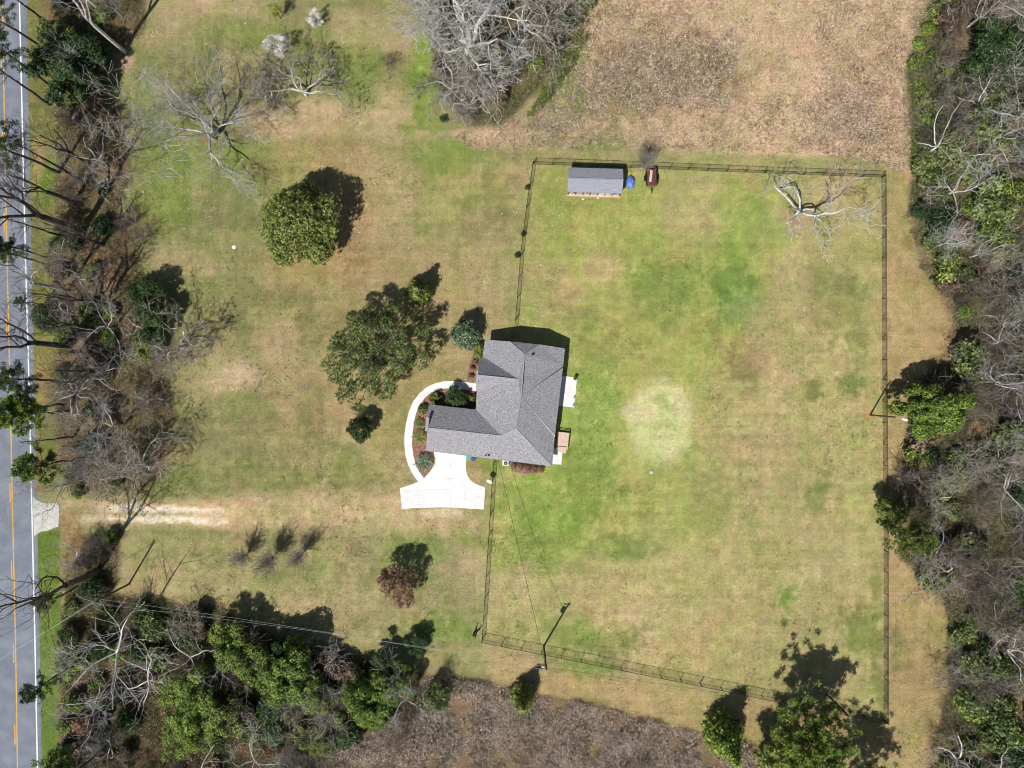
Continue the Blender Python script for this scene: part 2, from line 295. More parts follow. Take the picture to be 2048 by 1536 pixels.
    ell(440, 1030, 30, 12, (196, 172, 146), .8)
    # road verge
    pol([(20, -300), (108, -300), (108, 300), (118, 700), (118, 985), (66, 985)], (120, 116, 66), .9, 8)
    for c in [(95, 350, 22, 40, (116, 130, 50), .7), (75, 330, 12, 60, (170, 138, 96), .7), (85, 400, 16, 30, (100, 124, 44), .7), (95, 620, 26, 60, (120, 122, 58), .6), (85, 760, 26, 40, (156, 124, 74), .6), (75, 950, 10, 30, (170, 130, 84), .6), (130, 720, 30, 20, OLV, .5)]: ell(*c[:6])
    pol([(60, 1062), (120, 1062), (124, 1850), (74, 1850)], (100, 120, 50), .95, 4, .1)
    pol([(122, 1200), (146, 1200), (150, 1560), (122, 1850)], (150, 122, 82), .8, 5, .1)
    # rough field and woodland floors
    pol(DRYFIELD, (190, 160, 131), 1, 8, .25)
    for c in [(1300, 150, 190, 90, (136, 116, 82), .75), (1200, 190, 110, 70, (126, 116, 74), .65), (1380, 130, 70, 70, (126, 106, 74), .7), (1120, 190, 40, 60, (134, 146, 62), .8), (1160, 100, 30, 30, (136, 140, 60), .8), (1090, 240, 60, 30, (148, 142, 88), .6), (1180, 286, 90, 14, (122, 136, 64), .7), (960, 270, 60, 18, (188, 160, 134), .6), (1740, 100, 60, 60, (168, 140, 112), .5), (1700, 230, 60, 60, (156, 130, 96), .4)]: ell(*c[:6])
    FL = (122, 96, 76)
    pol(TOPOAK, (98, 84, 62), .95, 10, .3); pol(LEFTWOOD, FL, .9, 10, .4); pol(LOWLEFT, (98, 76, 58), .95, 7, .2); pol(BRUSH, (120, 98, 78), .95, 5, .15); pol(RIGHTWOOD, (128, 106, 84), .95, 9, .25)
    for c in [(1865, 250, 50, 100, (122, 122, 68), .7), (1870, 60, 40, 50, (120, 116, 66), .7), (190, 560, 40, 60, (132, 98, 76), .6), (215, 600, 30, 60, (136, 100, 80), .6), (160, 440, 26, 26, (140, 104, 78), .6), (170, 370, 22, 30, (140, 104, 74), .5), (190, 190, 26, 16, (150, 104, 80), .6), (150, 1110, 26, 60, (166, 130, 86), .6), (1850, 1180, 30, 20, (160, 122, 92), .7), (1960, 690, 40, 50, (150, 112, 80), .5), (1950, 1090, 40, 20, (150, 100, 72), .6), (1850, 480, 40, 14, (150, 112, 60), .6)]: ell(*c[:6])
    for c in range(26):
        ell(1870 + 190 * rng.random(), 1500 * rng.random(), 14 + 20 * rng.random(), 12 + 16 * rng.random(), (146, 116, 92), .5)
    ell(1737, 832, 6, 5, (206, 128, 92), .9); ell(1600, 436, 26, 16, (176, 146, 118), .8); ell(255, 128, 14, 20, (180, 150, 132), .8); ell(420, 284, 16, 12, (150, 118, 96), .6); ell(798, 1195, 14, 14, (160, 110, 86), .6)
    # overall mottling
    C *= (1 + (n2 - .5) * .40 + (n3 - .5) * .25)[..., None]
    gsh = sstep(.5, .72, fbm(X, Y, 3.1, 4))[..., None] * .32
    C = C * (1 - gsh) + C * np.array([.84, .98, .78]) * gsh
    psh = sstep(.54, .74, fbm(X + 50, Y, 2.6, 1))[..., None] * .4
    C = C * (1 - psh) + C * np.array([1.12, 1.0, 1.06]) * psh
    lum = C.mean(-1, keepdims=True); C = C * .90 + lum * .10
    b1 = sstep(.50, .62, fbm(X, Y + 30, 2.6, 2, 4))[..., None] * .55; C = C * (1 - b1) + C * np.array([.80, .95, .72]) * b1
    b2 = sstep(.51, .64, fbm(X + 70, Y, 3.4, 0, 4))[..., None] * .5; C = C * (1 - b2) + C * np.array([1.16, 1.02, 1.10]) * b2
    C *= (1 + (n4 - .5) * .3)[..., None]
    C *= np.array([.925, .935, .885])
    idx = np.arange(nx * ny).reshape(ny, nx)
    F = np.stack([idx[:-1, :-1], idx[:-1, 1:], idx[1:, 1:], idx[1:, :-1]], -1).reshape(-1, 4)
    m = bpy.data.materials.new('ground_cover'); m.use_nodes = True; n = m.node_tree.nodes; l = m.node_tree.links
    b = n['Principled BSDF']; b.inputs['Roughness'].default_value = .95; b.inputs['Specular IOR Level'].default_value = .1
    at = n.new('ShaderNodeAttribute'); at.attribute_name = 'tint'
    tc = n.new('ShaderNodeTexCoord')
    def noise(scale, det, sx=1, sy=1, rot=0, dist=0):
        mp = n.new('ShaderNodeMapping'); mp.inputs['Scale'].default_value = (sx, sy, 1); mp.inputs['Rotation'].default_value = (0, 0, rot); l.new(tc.outputs['Object'], mp.inputs[0])
        t = n.new('ShaderNodeTexNoise'); t.inputs['Scale'].default_value = scale; t.inputs['Detail'].default_value = det; t.inputs['Roughness'].default_value = .7; t.inputs['Distortion'].default_value = dist
        l.new(mp.outputs[0], t.inputs['Vector']); return t.outputs['Fac']
    def mr(src, a0, a1, b0, b1):
        k = n.new('ShaderNodeMapRange'); l.new(src, k.inputs[0]); k.inputs[1].default_value = a0; k.inputs[2].default_value = a1; k.inputs[3].default_value = b0; k.inputs[4].default_value = b1; return k.outputs[0]
    def mul(a, b_):
        k = n.new('ShaderNodeMath'); k.operation = 'MULTIPLY'; l.new(a, k.inputs[0]); l.new(b_, k.inputs[1]); return k.outputs[0]
    f1 = mul(mr(noise(3.2, 4, dist=1.0), .3, .7, .78, 1.22), mr(noise(8.5, 2, dist=.6), .3, .7, .58, 1.42))          # blades and thatch
    f2 = mr(noise(.9, 5), .3, .7, .86, 1.14)
    f3 = mr(noise(1.0, 2, .05, 1.0, R(3)), .35, .65, .935, 1.065)  # mowing passes
    f4 = mr(noise(1.0, 2, 1.1, .05, R(-4)), .35, .65, .95, 1.05)
    tot = mul(mul(f1, f2), mul(f3, f4))
    vm = n.new('ShaderNodeVectorMath'); vm.operation = 'SCALE'; l.new(at.outputs['Color'], vm.inputs[0]); l.new(tot, vm.inputs['Scale'])
    # hue break-up: green shoots against straw
    mx = n.new('ShaderNodeMix'); mx.data_type = 'RGBA'; mx.blend_type = 'MULTIPLY'; l.new(vm.outputs[0], mx.inputs[6])
    mx.inputs[7].default_value = (.74, .98, .58, 1); l.new(mr(noise(2.6, 5, dist=.8), .47, .60, 0, .65), mx.inputs[0])
    mx2 = n.new('ShaderNodeMix'); mx2.data_type = 'RGBA'; mx2.blend_type = 'MULTIPLY'; l.new(mx.outputs[2], mx2.inputs[6])
    mx2.inputs[7].default_value = (1.22, 1.05, 1.12, 1); l.new(mr(noise(6.5, 3), .50, .62, 0, 1), mx2.inputs[0])
    l.new(mx2.outputs[2], b.inputs['Base Color'])
    bp = n.new('ShaderNodeBump'); bp.inputs['Strength'].default_value = .5; bp.inputs['Distance'].default_value = .06; l.new(noise(5, 4), bp.inputs['Height']); l.new(bp.outputs[0], b.inputs['Normal'])
    V = np.stack([X, Y, np.zeros_like(X)], -1).reshape(-1, 3)
    o = npmesh('ground', V, F, m)
    ca = o.data.color_attributes.new('tint', 'FLOAT_COLOR', 'POINT')
    ca.data.foreach_set('color', np.concatenate([C, np.ones(C.shape[:2] + (1,))], -1).astype(np.float32).ravel())
    tag(o, kind='structure'); return X, Y, C
GX, GY, GC = make_ground()

# ------------------------------------------------------------------ road, drive, walk
def strip(name, pts, wl, wr, z, m, h=0.0):
    """flat ribbon along ground points (photo px), offset wl to the left and wr to the right in metres"""
    q = [P(*p) for p in pts]; mb = MB(); L = []; Rr = []
    for i, p in enumerate(q):
        d = (q[min(i + 1, len(q) - 1)] - q[max(i - 1, 0)]).normalized(); nrm = Vector((-d.y, d.x, 0))
        L.append((p + nrm * wl)); Rr.append((p - nrm * wr))
    for i in range(len(q) - 1):
        a, b, c, d = L[i], L[i + 1], Rr[i + 1], Rr[i]
        mb.add([(v.x, v.y, z) for v in (a, d, c, b)], [(0, 1, 2, 3)])
    return mb
CEN = [(-6, -400), (4, 0), (8, 256), (13, 512), (19, 770), (24, 1024), (30, 1280), (34, 1536), (42, 1950)]
EDG = [(30, -400), (39, 0), (45, 256), (51, 512), (59, 800), (64, 1024), (70, 1280), (75, 1536), (84, 1950)]
def lerp_y(pts, y):
    for a, b in zip(pts, pts[1:]):
        if a[1] <= y <= b[1]: return a[0] + (b[0] - a[0]) * (y - a[1]) / (b[1] - a[1])
tag(strip('road', CEN[::-1], 3.75, 3.75, .016, m_asphalt).build('road', m_asphalt), kind='structure')
rp = empty('road_marking', P(10, 700), 'worn yellow centre lines and white edge line painted on the grey road', 'road marking'); rp['kind'] = 'structure'
rp.location = (0, 0, 0)
strip('solid', [(x + 1.2, y) for x, y in CEN], .085, .085, .022, m_yellow).build('centre_line', m_yellow, rp)
mb = MB()
for y0 in (-60, 98, 188 + 74, 425, 632, 795, 965, 1121, 1286, 1449, 1612):
    s = strip('d', [(lerp_y(CEN, y0) - 3.0, y0), (lerp_y(CEN, y0 + 40) - 3.0, y0 + 40)], .08, .08, .022, m_yellow); mb.add(s.v, s.f)
mb.build('dashed_line', m_yellow, rp)
strip('edge', EDG, .10, .10, .022, m_linewhite).build('edge_line', m_linewhite, rp)
strip('edge', [(2 * lerp_y(CEN, y) - x, y) for x, y in EDG], .10, .10, .022, m_linewhite).build('edge_line', m_linewhite, rp)
def slab(name, pts, z, m, z0=-.05, joints=(), jm=None, kind='structure'):
    q = [P(*p) for p in pts]; mb = MB().prism([(p.x, p.y) for p in q], z0, z); o = mb.build(name, m)
    if kind: tag(o, kind=kind)
    if joints:
        jb = MB()
        for a, b in joints:
            a, b = P(*a), P(*b); d = (b - a).normalized(); nn = Vector((-d.y, d.x, 0)) * .018
            jb.add([(v.x, v.y, z + .004) for v in (a + nn, a - nn, b - nn, b + nn)], [(0, 1, 2, 3)])
        jb.build('joint', jm or m_joint, o)
    return o
slab('driveway_apron', [(66, 993), (74, 1000), (86, 1005), (94, 1007), (115, 1006), (119, 1015), (117, 1053), (107, 1056), (96, 1061), (82, 1063), (68, 1073)], .05, m_concold,
     joints=[((92, 1007), (91, 1062)), ((106, 1007), (106, 1056)), ((66, 1028), (92, 1030)), ((92, 1030), (117, 1030)), ((66, 1046), (78, 1058)), ((78, 1058), (70, 1068)), ((66, 1048), (90, 1048))], )
def hp(cx, cy): return (790 + cx / 3.84, 640 + cy / 3.84)
drv = [(300, 1015), (345, 1012), (555, 1045), (543, 1100), (545, 1150), (558, 1195), (580, 1228), (610, 1252), (692, 1288), (687, 1380), (680, 1455), (540, 1446), (430, 1440), (330, 1438), (235, 1442), (140, 1444), (54, 1452), (46, 1370), (38, 1292), (75, 1280), (130, 1262), (180, 1240), (222, 1215), (262, 1175), (295, 1125), (310, 1070)]
slab('driveway', [hp(*p) for p in drv], .05, m_concrete, joints=[(hp(222, 1212), hp(575, 1220)), (hp(238, 1216), hp(240, 1440)), (hp(540, 1225), hp(535, 1444)), (hp(420, 1215), hp(430, 1440)), (hp(240, 1300), hp(540, 1306)), (hp(430, 1050), hp(420, 1215)), (hp(302, 1120), hp(545, 1128))] +
     [(hp(60, y), hp(225, y - 6)) for y in range(1310, 1440, 14)] + [(hp(552, y - 6), hp(675, y)) for y in range(1300, 1440, 14)])
wo_ = [(625, 487), (550, 478), (470, 470), (380, 470), (310, 485), (250, 512), (190, 560), (140, 625), (108, 700), (88, 780), (74, 870), (72, 960), (82, 1050), (105, 1120), (140, 1190), (180, 1244)]
wi_ = [(222, 1213), (190, 1170), (160, 1110), (140, 1040), (132, 960), (134, 880), (145, 790), (160, 720), (190, 650), (230, 595), (280, 555), (330, 535), (390, 525), (470, 528), (550, 536), (625, 545)]
slab('walkway', [hp(*p) for p in wo_ + wi_], .055, m_concrete, joints=[(hp(470, 470), hp(470, 528)), (hp(390, 470), hp(394, 525)), (hp(545, 478), hp(545, 536)), (hp(310, 485), hp(335, 535)), (hp(230, 525), hp(262, 568)), (hp(140, 625), hp(190, 650)), (hp(97, 740), hp(152, 752)), (hp(74, 870), hp(135, 874)), (hp(76, 990), hp(136, 990)), (hp(105, 1120), hp(158, 1100))])
slab('mulch_bed', [hp(*p) for p in [(190, 650), (230, 595), (280, 555), (330, 535), (390, 525), (470, 528), (550, 536), (640, 545), (640, 700), (250, 660), (262, 1010), (300, 1030), (300, 1125), (222, 1205), (160, 1110), (134, 960), (145, 790)]], .02, m_mulch, z0=-.02)
slab('mulch_bed', [hp(*p) for p in [(548, 470), (560, 400), (585, 300), (610, 230), (660, 165), (690, 160), (690, 480)]], .02, m_mulch, z0=-.02)
slab('mulch_bed', [hp(*p) for p in [(880, 1085), (1150, 1110), (1140, 1170), (1000, 1185), (900, 1160)]], .02, m_mulch, z0=-.02)

# ------------------------------------------------------------------ house
def HC(cx, cy, z): return P(790 + cx / 3.84, 640 + cy / 3.84, z)
def HL(u, v, z=0.0, ze=2.5):
    c, s = .9940, .1095
    p = HC(690 + c * u - s * v, 152 + s * u + c * v, ze); return Vector((p.x, p.y, z))
EV = 2.5
house = empty('house', HL(300, 450), 'single-storey house with grey shingled hip and gable roof and attached garage', 'house')
HLOC = Vector(house.location)
def hb(mb, name, m, parent=house, smooth=False):
    return mb.build(name, m, parent, HLOC, smooth)
rv = dict(A=HC(690, 152, EV), K1=HC(882, 165, 4.0), K2=HC(1112, 188, 4.0), B=HC(1305, 218, EV), R1=HC(995, 262, 5.2), M=HC(946, 453, 5.12), J1=HC(968, 590, 5.2), J=HC(930, 832, 5.2), G=HC(815, 888, 4.45),
          GW=HC(250, 826, 4.45), GN=HC(258, 648, EV), VG=HC(620, 688, EV), GS=HC(238, 1005, EV), SE=HC(1207, 1124, EV), W1=HC(674, 284, EV), V1=HC(706, 299, 2.93), PN=HC(642, 295, 2.93), PR=HC(637, 421, 5.12),
          PS=HC(628, 548, EV), E1=HC(1292, 352, EV), E2=HC(1290, 366, 2.85), E3=HC(1229, 884, 2.85), E4=HC(1226, 900, EV), R1b=HC(985, 420, 5.2))
faces = [('A', 'W1', 'V1', 'M', 'R1', 'K1'), ('K1', 'R1', 'K2'), ('K2', 'R1', 'M', 'J1', 'E1', 'B'), ('J1', 'E2', 'E1'), ('J1', 'E3', 'E2'), ('J1', 'E4', 'E3'), ('J1', 'J', 'SE', 'E4'),
         ('GW', 'GS', 'SE', 'J', 'G'), ('GN', 'GW', 'G', 'VG'), ('VG', 'G', 'J', 'J1', 'M', 'PS'), ('PR', 'PS', 'M'), ('PN', 'PR', 'M', 'V1')]
import bmesh
bm = bmesh.new(); vv = {k: bm.verts.new(p - HLOC) for k, p in rv.items()}
for f in faces:
    ff = bm.faces.new([vv[k] for k in f])
bm.verts.index_update()
for v in [v for v in bm.verts if not v.link_faces]: bm.verts.remove(v)
bmesh.ops.recalc_face_normals(bm, faces=bm.faces)
top = list(bm.faces)
for f in top:
    f.normal_update()
if sum(f.normal.z for f in top) < 0: bmesh.ops.reverse_faces(bm, faces=top)
bmesh.ops.triangulate(bm, faces=[f for f in bm.faces if len(f.verts) > 4])
top = list(bm.faces)
bnd = [e for e in bm.edges if len(e.link_faces) == 1]
r = bmesh.ops.duplicate(bm, geom=top); low = {a: b for a, b in r['vert_map'].items() if isinstance(a, bmesh.types.BMVert)}
for g in r['geom']:
    if isinstance(g, bmesh.types.BMVert): g.co.z -= .16
bmesh.ops.reverse_faces(bm, faces=[g for g in r['geom'] if isinstance(g, bmesh.types.BMFace)])
for e in bnd:
    a, b = e.verts; la, lb = low[a], low[b]
    f = bm.faces.new((a, b, lb, la)); f.material_index = 1
bmesh.ops.recalc_face_normals(bm, faces=bm.faces)
me = bpy.data.meshes.new('roof'); bm.to_mesh(me); bm.free(); me.materials.append(m_shingle); me.materials.append(m_fascia)
roof = bpy.data.objects.new('roof', me); COL.objects.link(roof); roof.parent = house
caps = MB()
for a, b in (('R1', 'J1'), ('J1', 'J'), ('K1', 'R1'), ('K2', 'R1'), ('GW', 'G'), ('PR', 'M'), ('J', 'SE'), ('G', 'J'), ('J1', 'E3')):
    a_, b_ = rv[a], rv[b]; caps.tube(a_ + Vector((0, 0, .0)), b_ + Vector((0, 0, .0)), .10 if a in ('R1', 'J1') and b in ('J1', 'J') else .06, n=6)
hb(caps, 'ridge_cap', m_ridge, roof)
for (cx, cy, z, h) in ((993, 812, 4.55, .35), (597, 990, 2.75, .45), (698, 1036, 2.72, .5), (720, 1036, 2.85, .3), (1060, 262, 4.7, .2)):
    p = HC(cx, cy, z); hb(MB().tube(p - Vector((0, 0, .4)), p + Vector((0, 0, h)), .06, n=8).box(p, (.3, .3, .05)), 'roof_vent', m_black, roof)
for (cx, cy, L) in ((633, 440, 1.9), (246, 802, 2.0)):   # boxed peak over each front gable
    p = HC(cx, cy, 4.6); hb(MB().box(p - Vector((0, 0, .15)), (.42, L, .08), rz=R(-6.3)).box(p + Vector((.02, 0, -.35)), (.30, L * .8, .3), rz=R(-6.3)), 'gable_peak', m_ridge, roof)
# walls
wp = [(22, 22), (22, 165), (8, 165), (8, 560), (-345, 560), (-345, 880), (598, 880), (598, 22)]
wq = [HL(u, v) for u, v in wp]
wall = hb(MB().prism([(p.x, p.y) for p in wq], -.05, 2.34), 'wall', m_siding)
def gable(pts):
    vs = [HL(u, v, z) for u, v, z in pts]; return vs
for tri in ([(-345, 562, 2.34), (-345, 878, 2.34), (-345, 717, 4.2)], [(8, 160, 2.34), (8, 385, 2.34), (8, 267, 4.6)], [(24, 22, 2.34), (596, 22, 2.34), (430, 22, 3.7), (200, 22, 3.7)]):
    vs = [HL(*t) for t in tri]; c = sum(vs, Vector()) / len(vs); inw = (HL(300, 450) - c); inw.z = 0; inw = inw.normalized() * .1
    n = len(vs); mb = MB().add(vs + [v + inw for v in vs], [tuple(range(n)), tuple(range(2 * n - 1, n - 1, -1))] + [(k, (k + 1) % n, n + (k + 1) % n, n + k) for k in range(n)])
    hb(mb, 'gable_wall', m_siding)
def opening(u0, v0, u1, v1, z0, z1, nx, ny, name, m, frame=.08):
    a, b = HL(u0, v0), HL(u1, v1); d = (b - a).normalized(); L = (b - a).length; out = (HL(u0 + nx * 50, v0 + ny * 50) - a).normalized()
    rz = math.atan2(d.y, d.x); c = (a + b) / 2
    f = hb(MB().box(c + out * .03 + Vector((0, 0, (z0 + z1) / 2)), (L + 2 * frame, .08, z1 - z0 + 2 * frame), rz), name, m_fascia)
    hb(MB().box(c + out * .075 + Vector((0, 0, (z0 + z1) / 2)), (L, .02, z1 - z0), rz), 'panel' if 'door' in name else 'pane', m, f)
    return f
opening(-290, 880, -60, 880, .05, 2.15, 0, 1, 'garage_door', m_white)
opening(8, 320, 8, 370, .05, 2.1, -1, 0, 'front_door', m_navy)
opening(22, 60, 22, 130, .9, 2.1, -1, 0, 'window', m_glass); opening(8, 190, 8, 240, .9, 2.1, -1, 0, 'window', m_glass); opening(8, 450, 8, 510, .9, 2.1, -1, 0, 'window', m_glass)
opening(-345, 680, -345, 750, .9, 2.1, -1, 0, 'window', m_glass); opening(100, 880, 150, 880, .9, 2.1, 0, 1, 'window', m_glass); opening(380, 880, 450, 880, .9, 2.1, 0, 1, 'window', m_glass)
opening(120, 22, 190, 22, .9, 2.1, 0, -1, 'window', m_glass); opening(420, 22, 490, 22, .9, 2.1, 0, -1, 'window', m_glass)
opening(598, 300, 598, 400, .1, 2.15, 1, 0, 'patio_door', m_glass); opening(598, 700, 598, 750, .5, 2.15, 1, 0, 'back_door', m_white); opening(598, 90, 598, 160, .9, 2.1, 1, 0, 'window', m_glass)
# back patio, slab, deck
slab('patio', [hp(*p) for p in [(1240, 425), (1398, 440), (1376, 672), (1225, 655)]], .10, m_concrete)
slab('patio_slab', [hp(*p) for p in [(1180, 978), (1290, 984), (1277, 1110), (1170, 1104)]], .08, m_concrete, joints=[(hp(1215, 1075), hp(1281, 1080)), (hp(1250, 985), hp(1248, 1078))])
a = P(*hp(1285, 925)); RZ = R(-6.3)
dk = empty('wooden_deck', a, 'small pale wooden deck with railings beside the back wall of the house', 'deck', rz=RZ)
MB().box((0, 0, .42), (1.65, 2.5, .06)).build('deck_floor', m_wood, dk)
MB().box((.8, 0, .95), (.08, 2.5, .05)).box((.8, 0, .7), (.04, 2.5, .05)).box((0, 1.22, .95), (1.6, .07, .05)).box((0, 1.22, .7), (1.6, .04, .05)).box((0, -1.2, .95), (1.3, .07, .05)).build('railing', m_wood, dk)
for x, y in ((.8, 1.22), (.8, 0), (.8, -1.22), (-.78, 1.22), (-.7, -1.2)): MB().box((x, y, .5), (.09, .09, 1.0)).build('post', m_wood, dk)
MB().box((0, 0, .34), (1.6, 2.4, .10)).build('deck_frame', m_woodgrey, dk)
MB().box((.1, -1.42, .28), (1.3, .3, .05)).box((.1, -1.68, .13), (1.3, .28, .05)).build('step', m_wood, dk)
# patio things
pot = empty('potted_plant', P(*hp(1383, 447), .1), 'leafy potted plant on the upper right corner of the white patio', 'potted plant')
MB().lathe((0, 0, 0), [(.14, 0), (.2, .3), (.17, .3)], 12).build('pot', m_red, pot)
for (cx, cy, lab) in ((1373, 598, 'small dark post lamp higher on the right patio edge'), (1367, 657, 'small dark post lamp at the lower right patio corner')):
    tag(MB().lathe((0, 0, 0), [(.05, 0), (.05, .35), (.1, .36), (.09, .5), (.02, .55)], 10).build('post_lamp', m_black, None), lab, 'lamp', 'small lamps on the patio edge').location = P(*hp(cx, cy), .1)
# air conditioner
ac = empty('air_conditioner', P(*hp(850, 1096)), 'white boxy air conditioner with black fan grille at the south wall', 'air conditioner', rz=RZ)
MB().box((0, 0, .05), (1.05, .9, .1)).build('pad', m_concold, ac)
MB().box((0, 0, .48), (.78, .72, .76)).build('cabinet', m_white, ac)
fg = MB().lathe((0, 0, .865), [(.29, 0), (.29, .02), (.24, .025)], 20).build('fan_grille', m_black, ac)
mb = MB()
for k in range(4): mb.box((.12 * math.cos(k * 1.571), .12 * math.sin(k * 1.571), .9), (.2, .05, .012), k * 1.571)
mb.build('fan_blade', m_metal, fg)
for (cx, cy, m, lab) in ((566, 1052, m_teal, 'teal wheeled bin against the garage wall beside the driveway'), (606, 1058, m_navy, 'navy wheeled bin right of the teal bin by the garage wall')):
    b = empty('wheeled_bin', P(*hp(cx, cy)), lab, 'bin', 'wheeled bins by the garage', RZ)
    MB().add([(-.24, -.28, .1), (.24, -.28, .1), (.24, .28, .1), (-.24, .28, .1), (-.30, -.34, 1.0), (.30, -.34, 1.0), (.30, .34, 1.0), (-.30, .34, 1.0)], [(3, 2, 1, 0), (4, 5, 6, 7), (0, 1, 5, 4), (1, 2, 6, 5), (2, 3, 7, 6), (3, 0, 4, 7)]).build('body', m, b)
    MB().box((0, .0, 1.04), (.64, .74, .06), rx=R(4)).build('lid', m, b)
    for s in (-1, 1): MB().tube((s * .26, .26, .12), (s * .32, .26, .12), .12, n=12).build('wheel', m_rubber, b)
# satellite dish
dish = empty('satellite_dish', P(979.5, 960), 'white satellite dish on a post left of the fence below the house', 'satellite dish')
MB().tube((0, 0, 0), (0, 0, 1.3), .04).build('mast', m_metal, dish)
D = Vector((-.35, -.6, .72)).normalized(); q = D.to_track_quat('Z', 'Y').to_matrix()
mb = MB(); N = 20; prof = [(0, 0), (.18, .02), (.33, .07), (.43, .13)]
vs = []; fs = []
for r_, z_ in prof: vs += [q @ Vector((max(r_, .005) * math.cos(2 * math.pi * k / N), max(r_, .005) * .85 * math.sin(2 * math.pi * k / N), z_)) + Vector((0, 0, 1.35)) for k in range(N)]
for j in range(3): fs += [(j * N + k, j * N + (k + 1) % N, (j + 1) * N + (k + 1) % N, (j + 1) * N + k) for k in range(N)]
mb.add(vs, fs + [tuple(range(N))]); mb.build('reflector', m_white, dish)
MB().tube(q @ Vector((0, -.36, .1)) + Vector((0, 0, 1.35)), q @ Vector((0, -.1, .55)) + Vector((0, 0, 1.35)), .02, n=6).box(q @ Vector((0, -.1, .55)) + Vector((0, 0, 1.35)), (.12, .1, .1)).build('receiver_arm', m_black, dish)

# ------------------------------------------------------------------ shed, tarp, trailer
so = P(1187.5, 368); shed = empty('shed', so, 'long garden shed with blue-grey shingled gable roof near the upper fence', 'shed', rz=R(-1.6))
W2, D2 = 3.98, 1.68
MB().box((0, 0, 1.08), (2 * W2 - .15, 2 * D2 - .12, 2.16)).build('wall', m_siding, shed)
for s in (-1, 1): MB().add([(s * (W2 - .09), -D2 + .06, 2.16), (s * (W2 - .09), D2 - .06, 2.16), (s * (W2 - .09), 0, 2.85), (s * (W2 - .19), -D2 + .06, 2.16), (s * (W2 - .19), D2 - .06, 2.16), (s * (W2 - .19), 0, 2.85)], [(0, 1, 2), (5, 4, 3), (0, 2, 5, 3), (1, 4, 5, 2), (0, 3, 4, 1)]).build('gable_wall', m_siding, shed)
pr = [(-D2 - .12, 2.14), (0, 2.95), (D2 + .12, 2.14), (D2 + .12, 2.05), (0, 2.85), (-D2 - .12, 2.05)]
x = W2 + .06; n = 6
sr = MB().add([(s * x, y, z) for s in (-1, 1) for y, z in pr], [(0, 1, 2, 3, 4, 5)[::-1], tuple(range(6, 12))] + [(k, (k + 1) % n, n + (k + 1) % n, n + k) for k in range(n)]).build('roof', m_shedroof, shed)
MB().box((0, 0, 2.955), (2 * x, .22, .03)).build('ridge_cap', m_shedroof, sr)
for k in range(8): MB().box((-W2 + .15 + k * (2 * W2 - .3) / 7, -D2 - .0, 1.08), (.12, .16, 2.12)).build('post', m_red, shed)
for xx in (-2.9, -.9, 3.0):
    wf = MB().box((xx, -D2 + .03, 1.4), (.8, .08, .8)).build('window', m_fascia, shed); MB().box((xx, -D2 - .015, 1.4), (.64, .02, .64)).build('pane', m_glass, wf)
dd = MB().box((1.5, -D2 + .02, 1.0), (1.5, .1, 1.95)).build('door', m_fascia, shed); MB().box((1.65, -D2 - .05, 1.0), (.05, .04, .2)).build('handle', m_black, dd)
MB().box((0, -D2 - .1, .06), (2 * W2, .3, .12)).build('sill_beam', m_wood, shed)
# blue covered mound
vs = []; fs = []; N = 28; K = 9
for j in range(K):
    t = j / (K - 1) * math.pi / 2
    for k in range(N):
        a = 2 * math.pi * k / N; w_ = 1 + .05 * math.sin(5 * a) * math.cos(t) + .04 * math.sin(9 * a + 1)
        vs.append((.68 * math.cos(t) * math.cos(a) * w_ + .001, 1.02 * math.cos(t) * math.sin(a) * w_, .75 * math.sin(t) * (1 + .05 * math.sin(4 * a))))
for j in range(K - 1): fs += [(j * N + k, j * N + (k + 1) % N, (j + 1) * N + (k + 1) % N, (j + 1) * N + k) for k in range(N)]
tarp = MB().add(vs, fs).build('tarp_covered_mound', m_blue, None, smooth=True)
tarp.location = P(1260.5, 364.5); tag(tarp, 'round heap under a shiny blue tarp right of the shed', 'tarp')
# trailer
tr = empty('utility_trailer', P(1301, 357), 'rusty utility trailer loaded with dark timber and one pale plank', 'trailer', rz=R(2))
MB().box((0, 0, .55), (1.5, 2.5, .08)).build('bed', m_red, tr)
for s in (-1, 1):
    MB().box((s * .78, 0, .8), (.06, 2.5, .42)).build('side_rail', m_black, tr)
    whl = MB().tube((s * .86, -.1, .3), (s * 1.04, -.1, .3), .3, n=16).build('wheel', m_rubber, tr); MB().tube((s * 1.03, -.1, .3), (s * 1.06, -.1, .3), .15, n=12).build('rim', m_metal, whl)
    MB().box((s * .95, -.1, .66), (.24, .8, .04)).build('fender', m_black, tr)
    MB().tube((s * .6, -1.25, .5), (0, -2.0, .5), .035).build('hitch_bar', m_black, tr)
MB().box((0, 1.27, .9), (1.5, .05, .7)).build('tailgate', m_black, tr)
MB().tube((0, -1.3, .5), (0, -2.25, .5), .04).box((0, -2.25, .52), (.12, .2, .12)).build('coupler', m_black, tr)
pl = MB().box((-.12, .12, .98), (.36, 1.75, .06), rz=R(-7)).build('pale_plank', m_wood, None); pl.location = P(1301, 357); tag(pl, 'pale wide plank lying on top of the rusty trailer load', 'plank')
random.seed(3)
mb = MB()
for k in range(16): mb.box((random.uniform(-.6, .6), random.uniform(-.3, .3), .64 + random.random() * .28), (random.uniform(.07, .2), random.uniform(1.2, 2.1), .08), R(random.uniform(-14, 14)))
tb = mb.build('timber_load', mat('timber_dark', vary((.10, .055, .045), .5, 1.7), 4), None); tb.location = P(1301, 357); tag(tb, 'heap of dark brown scrap timber filling the trailer bed', 'timber')

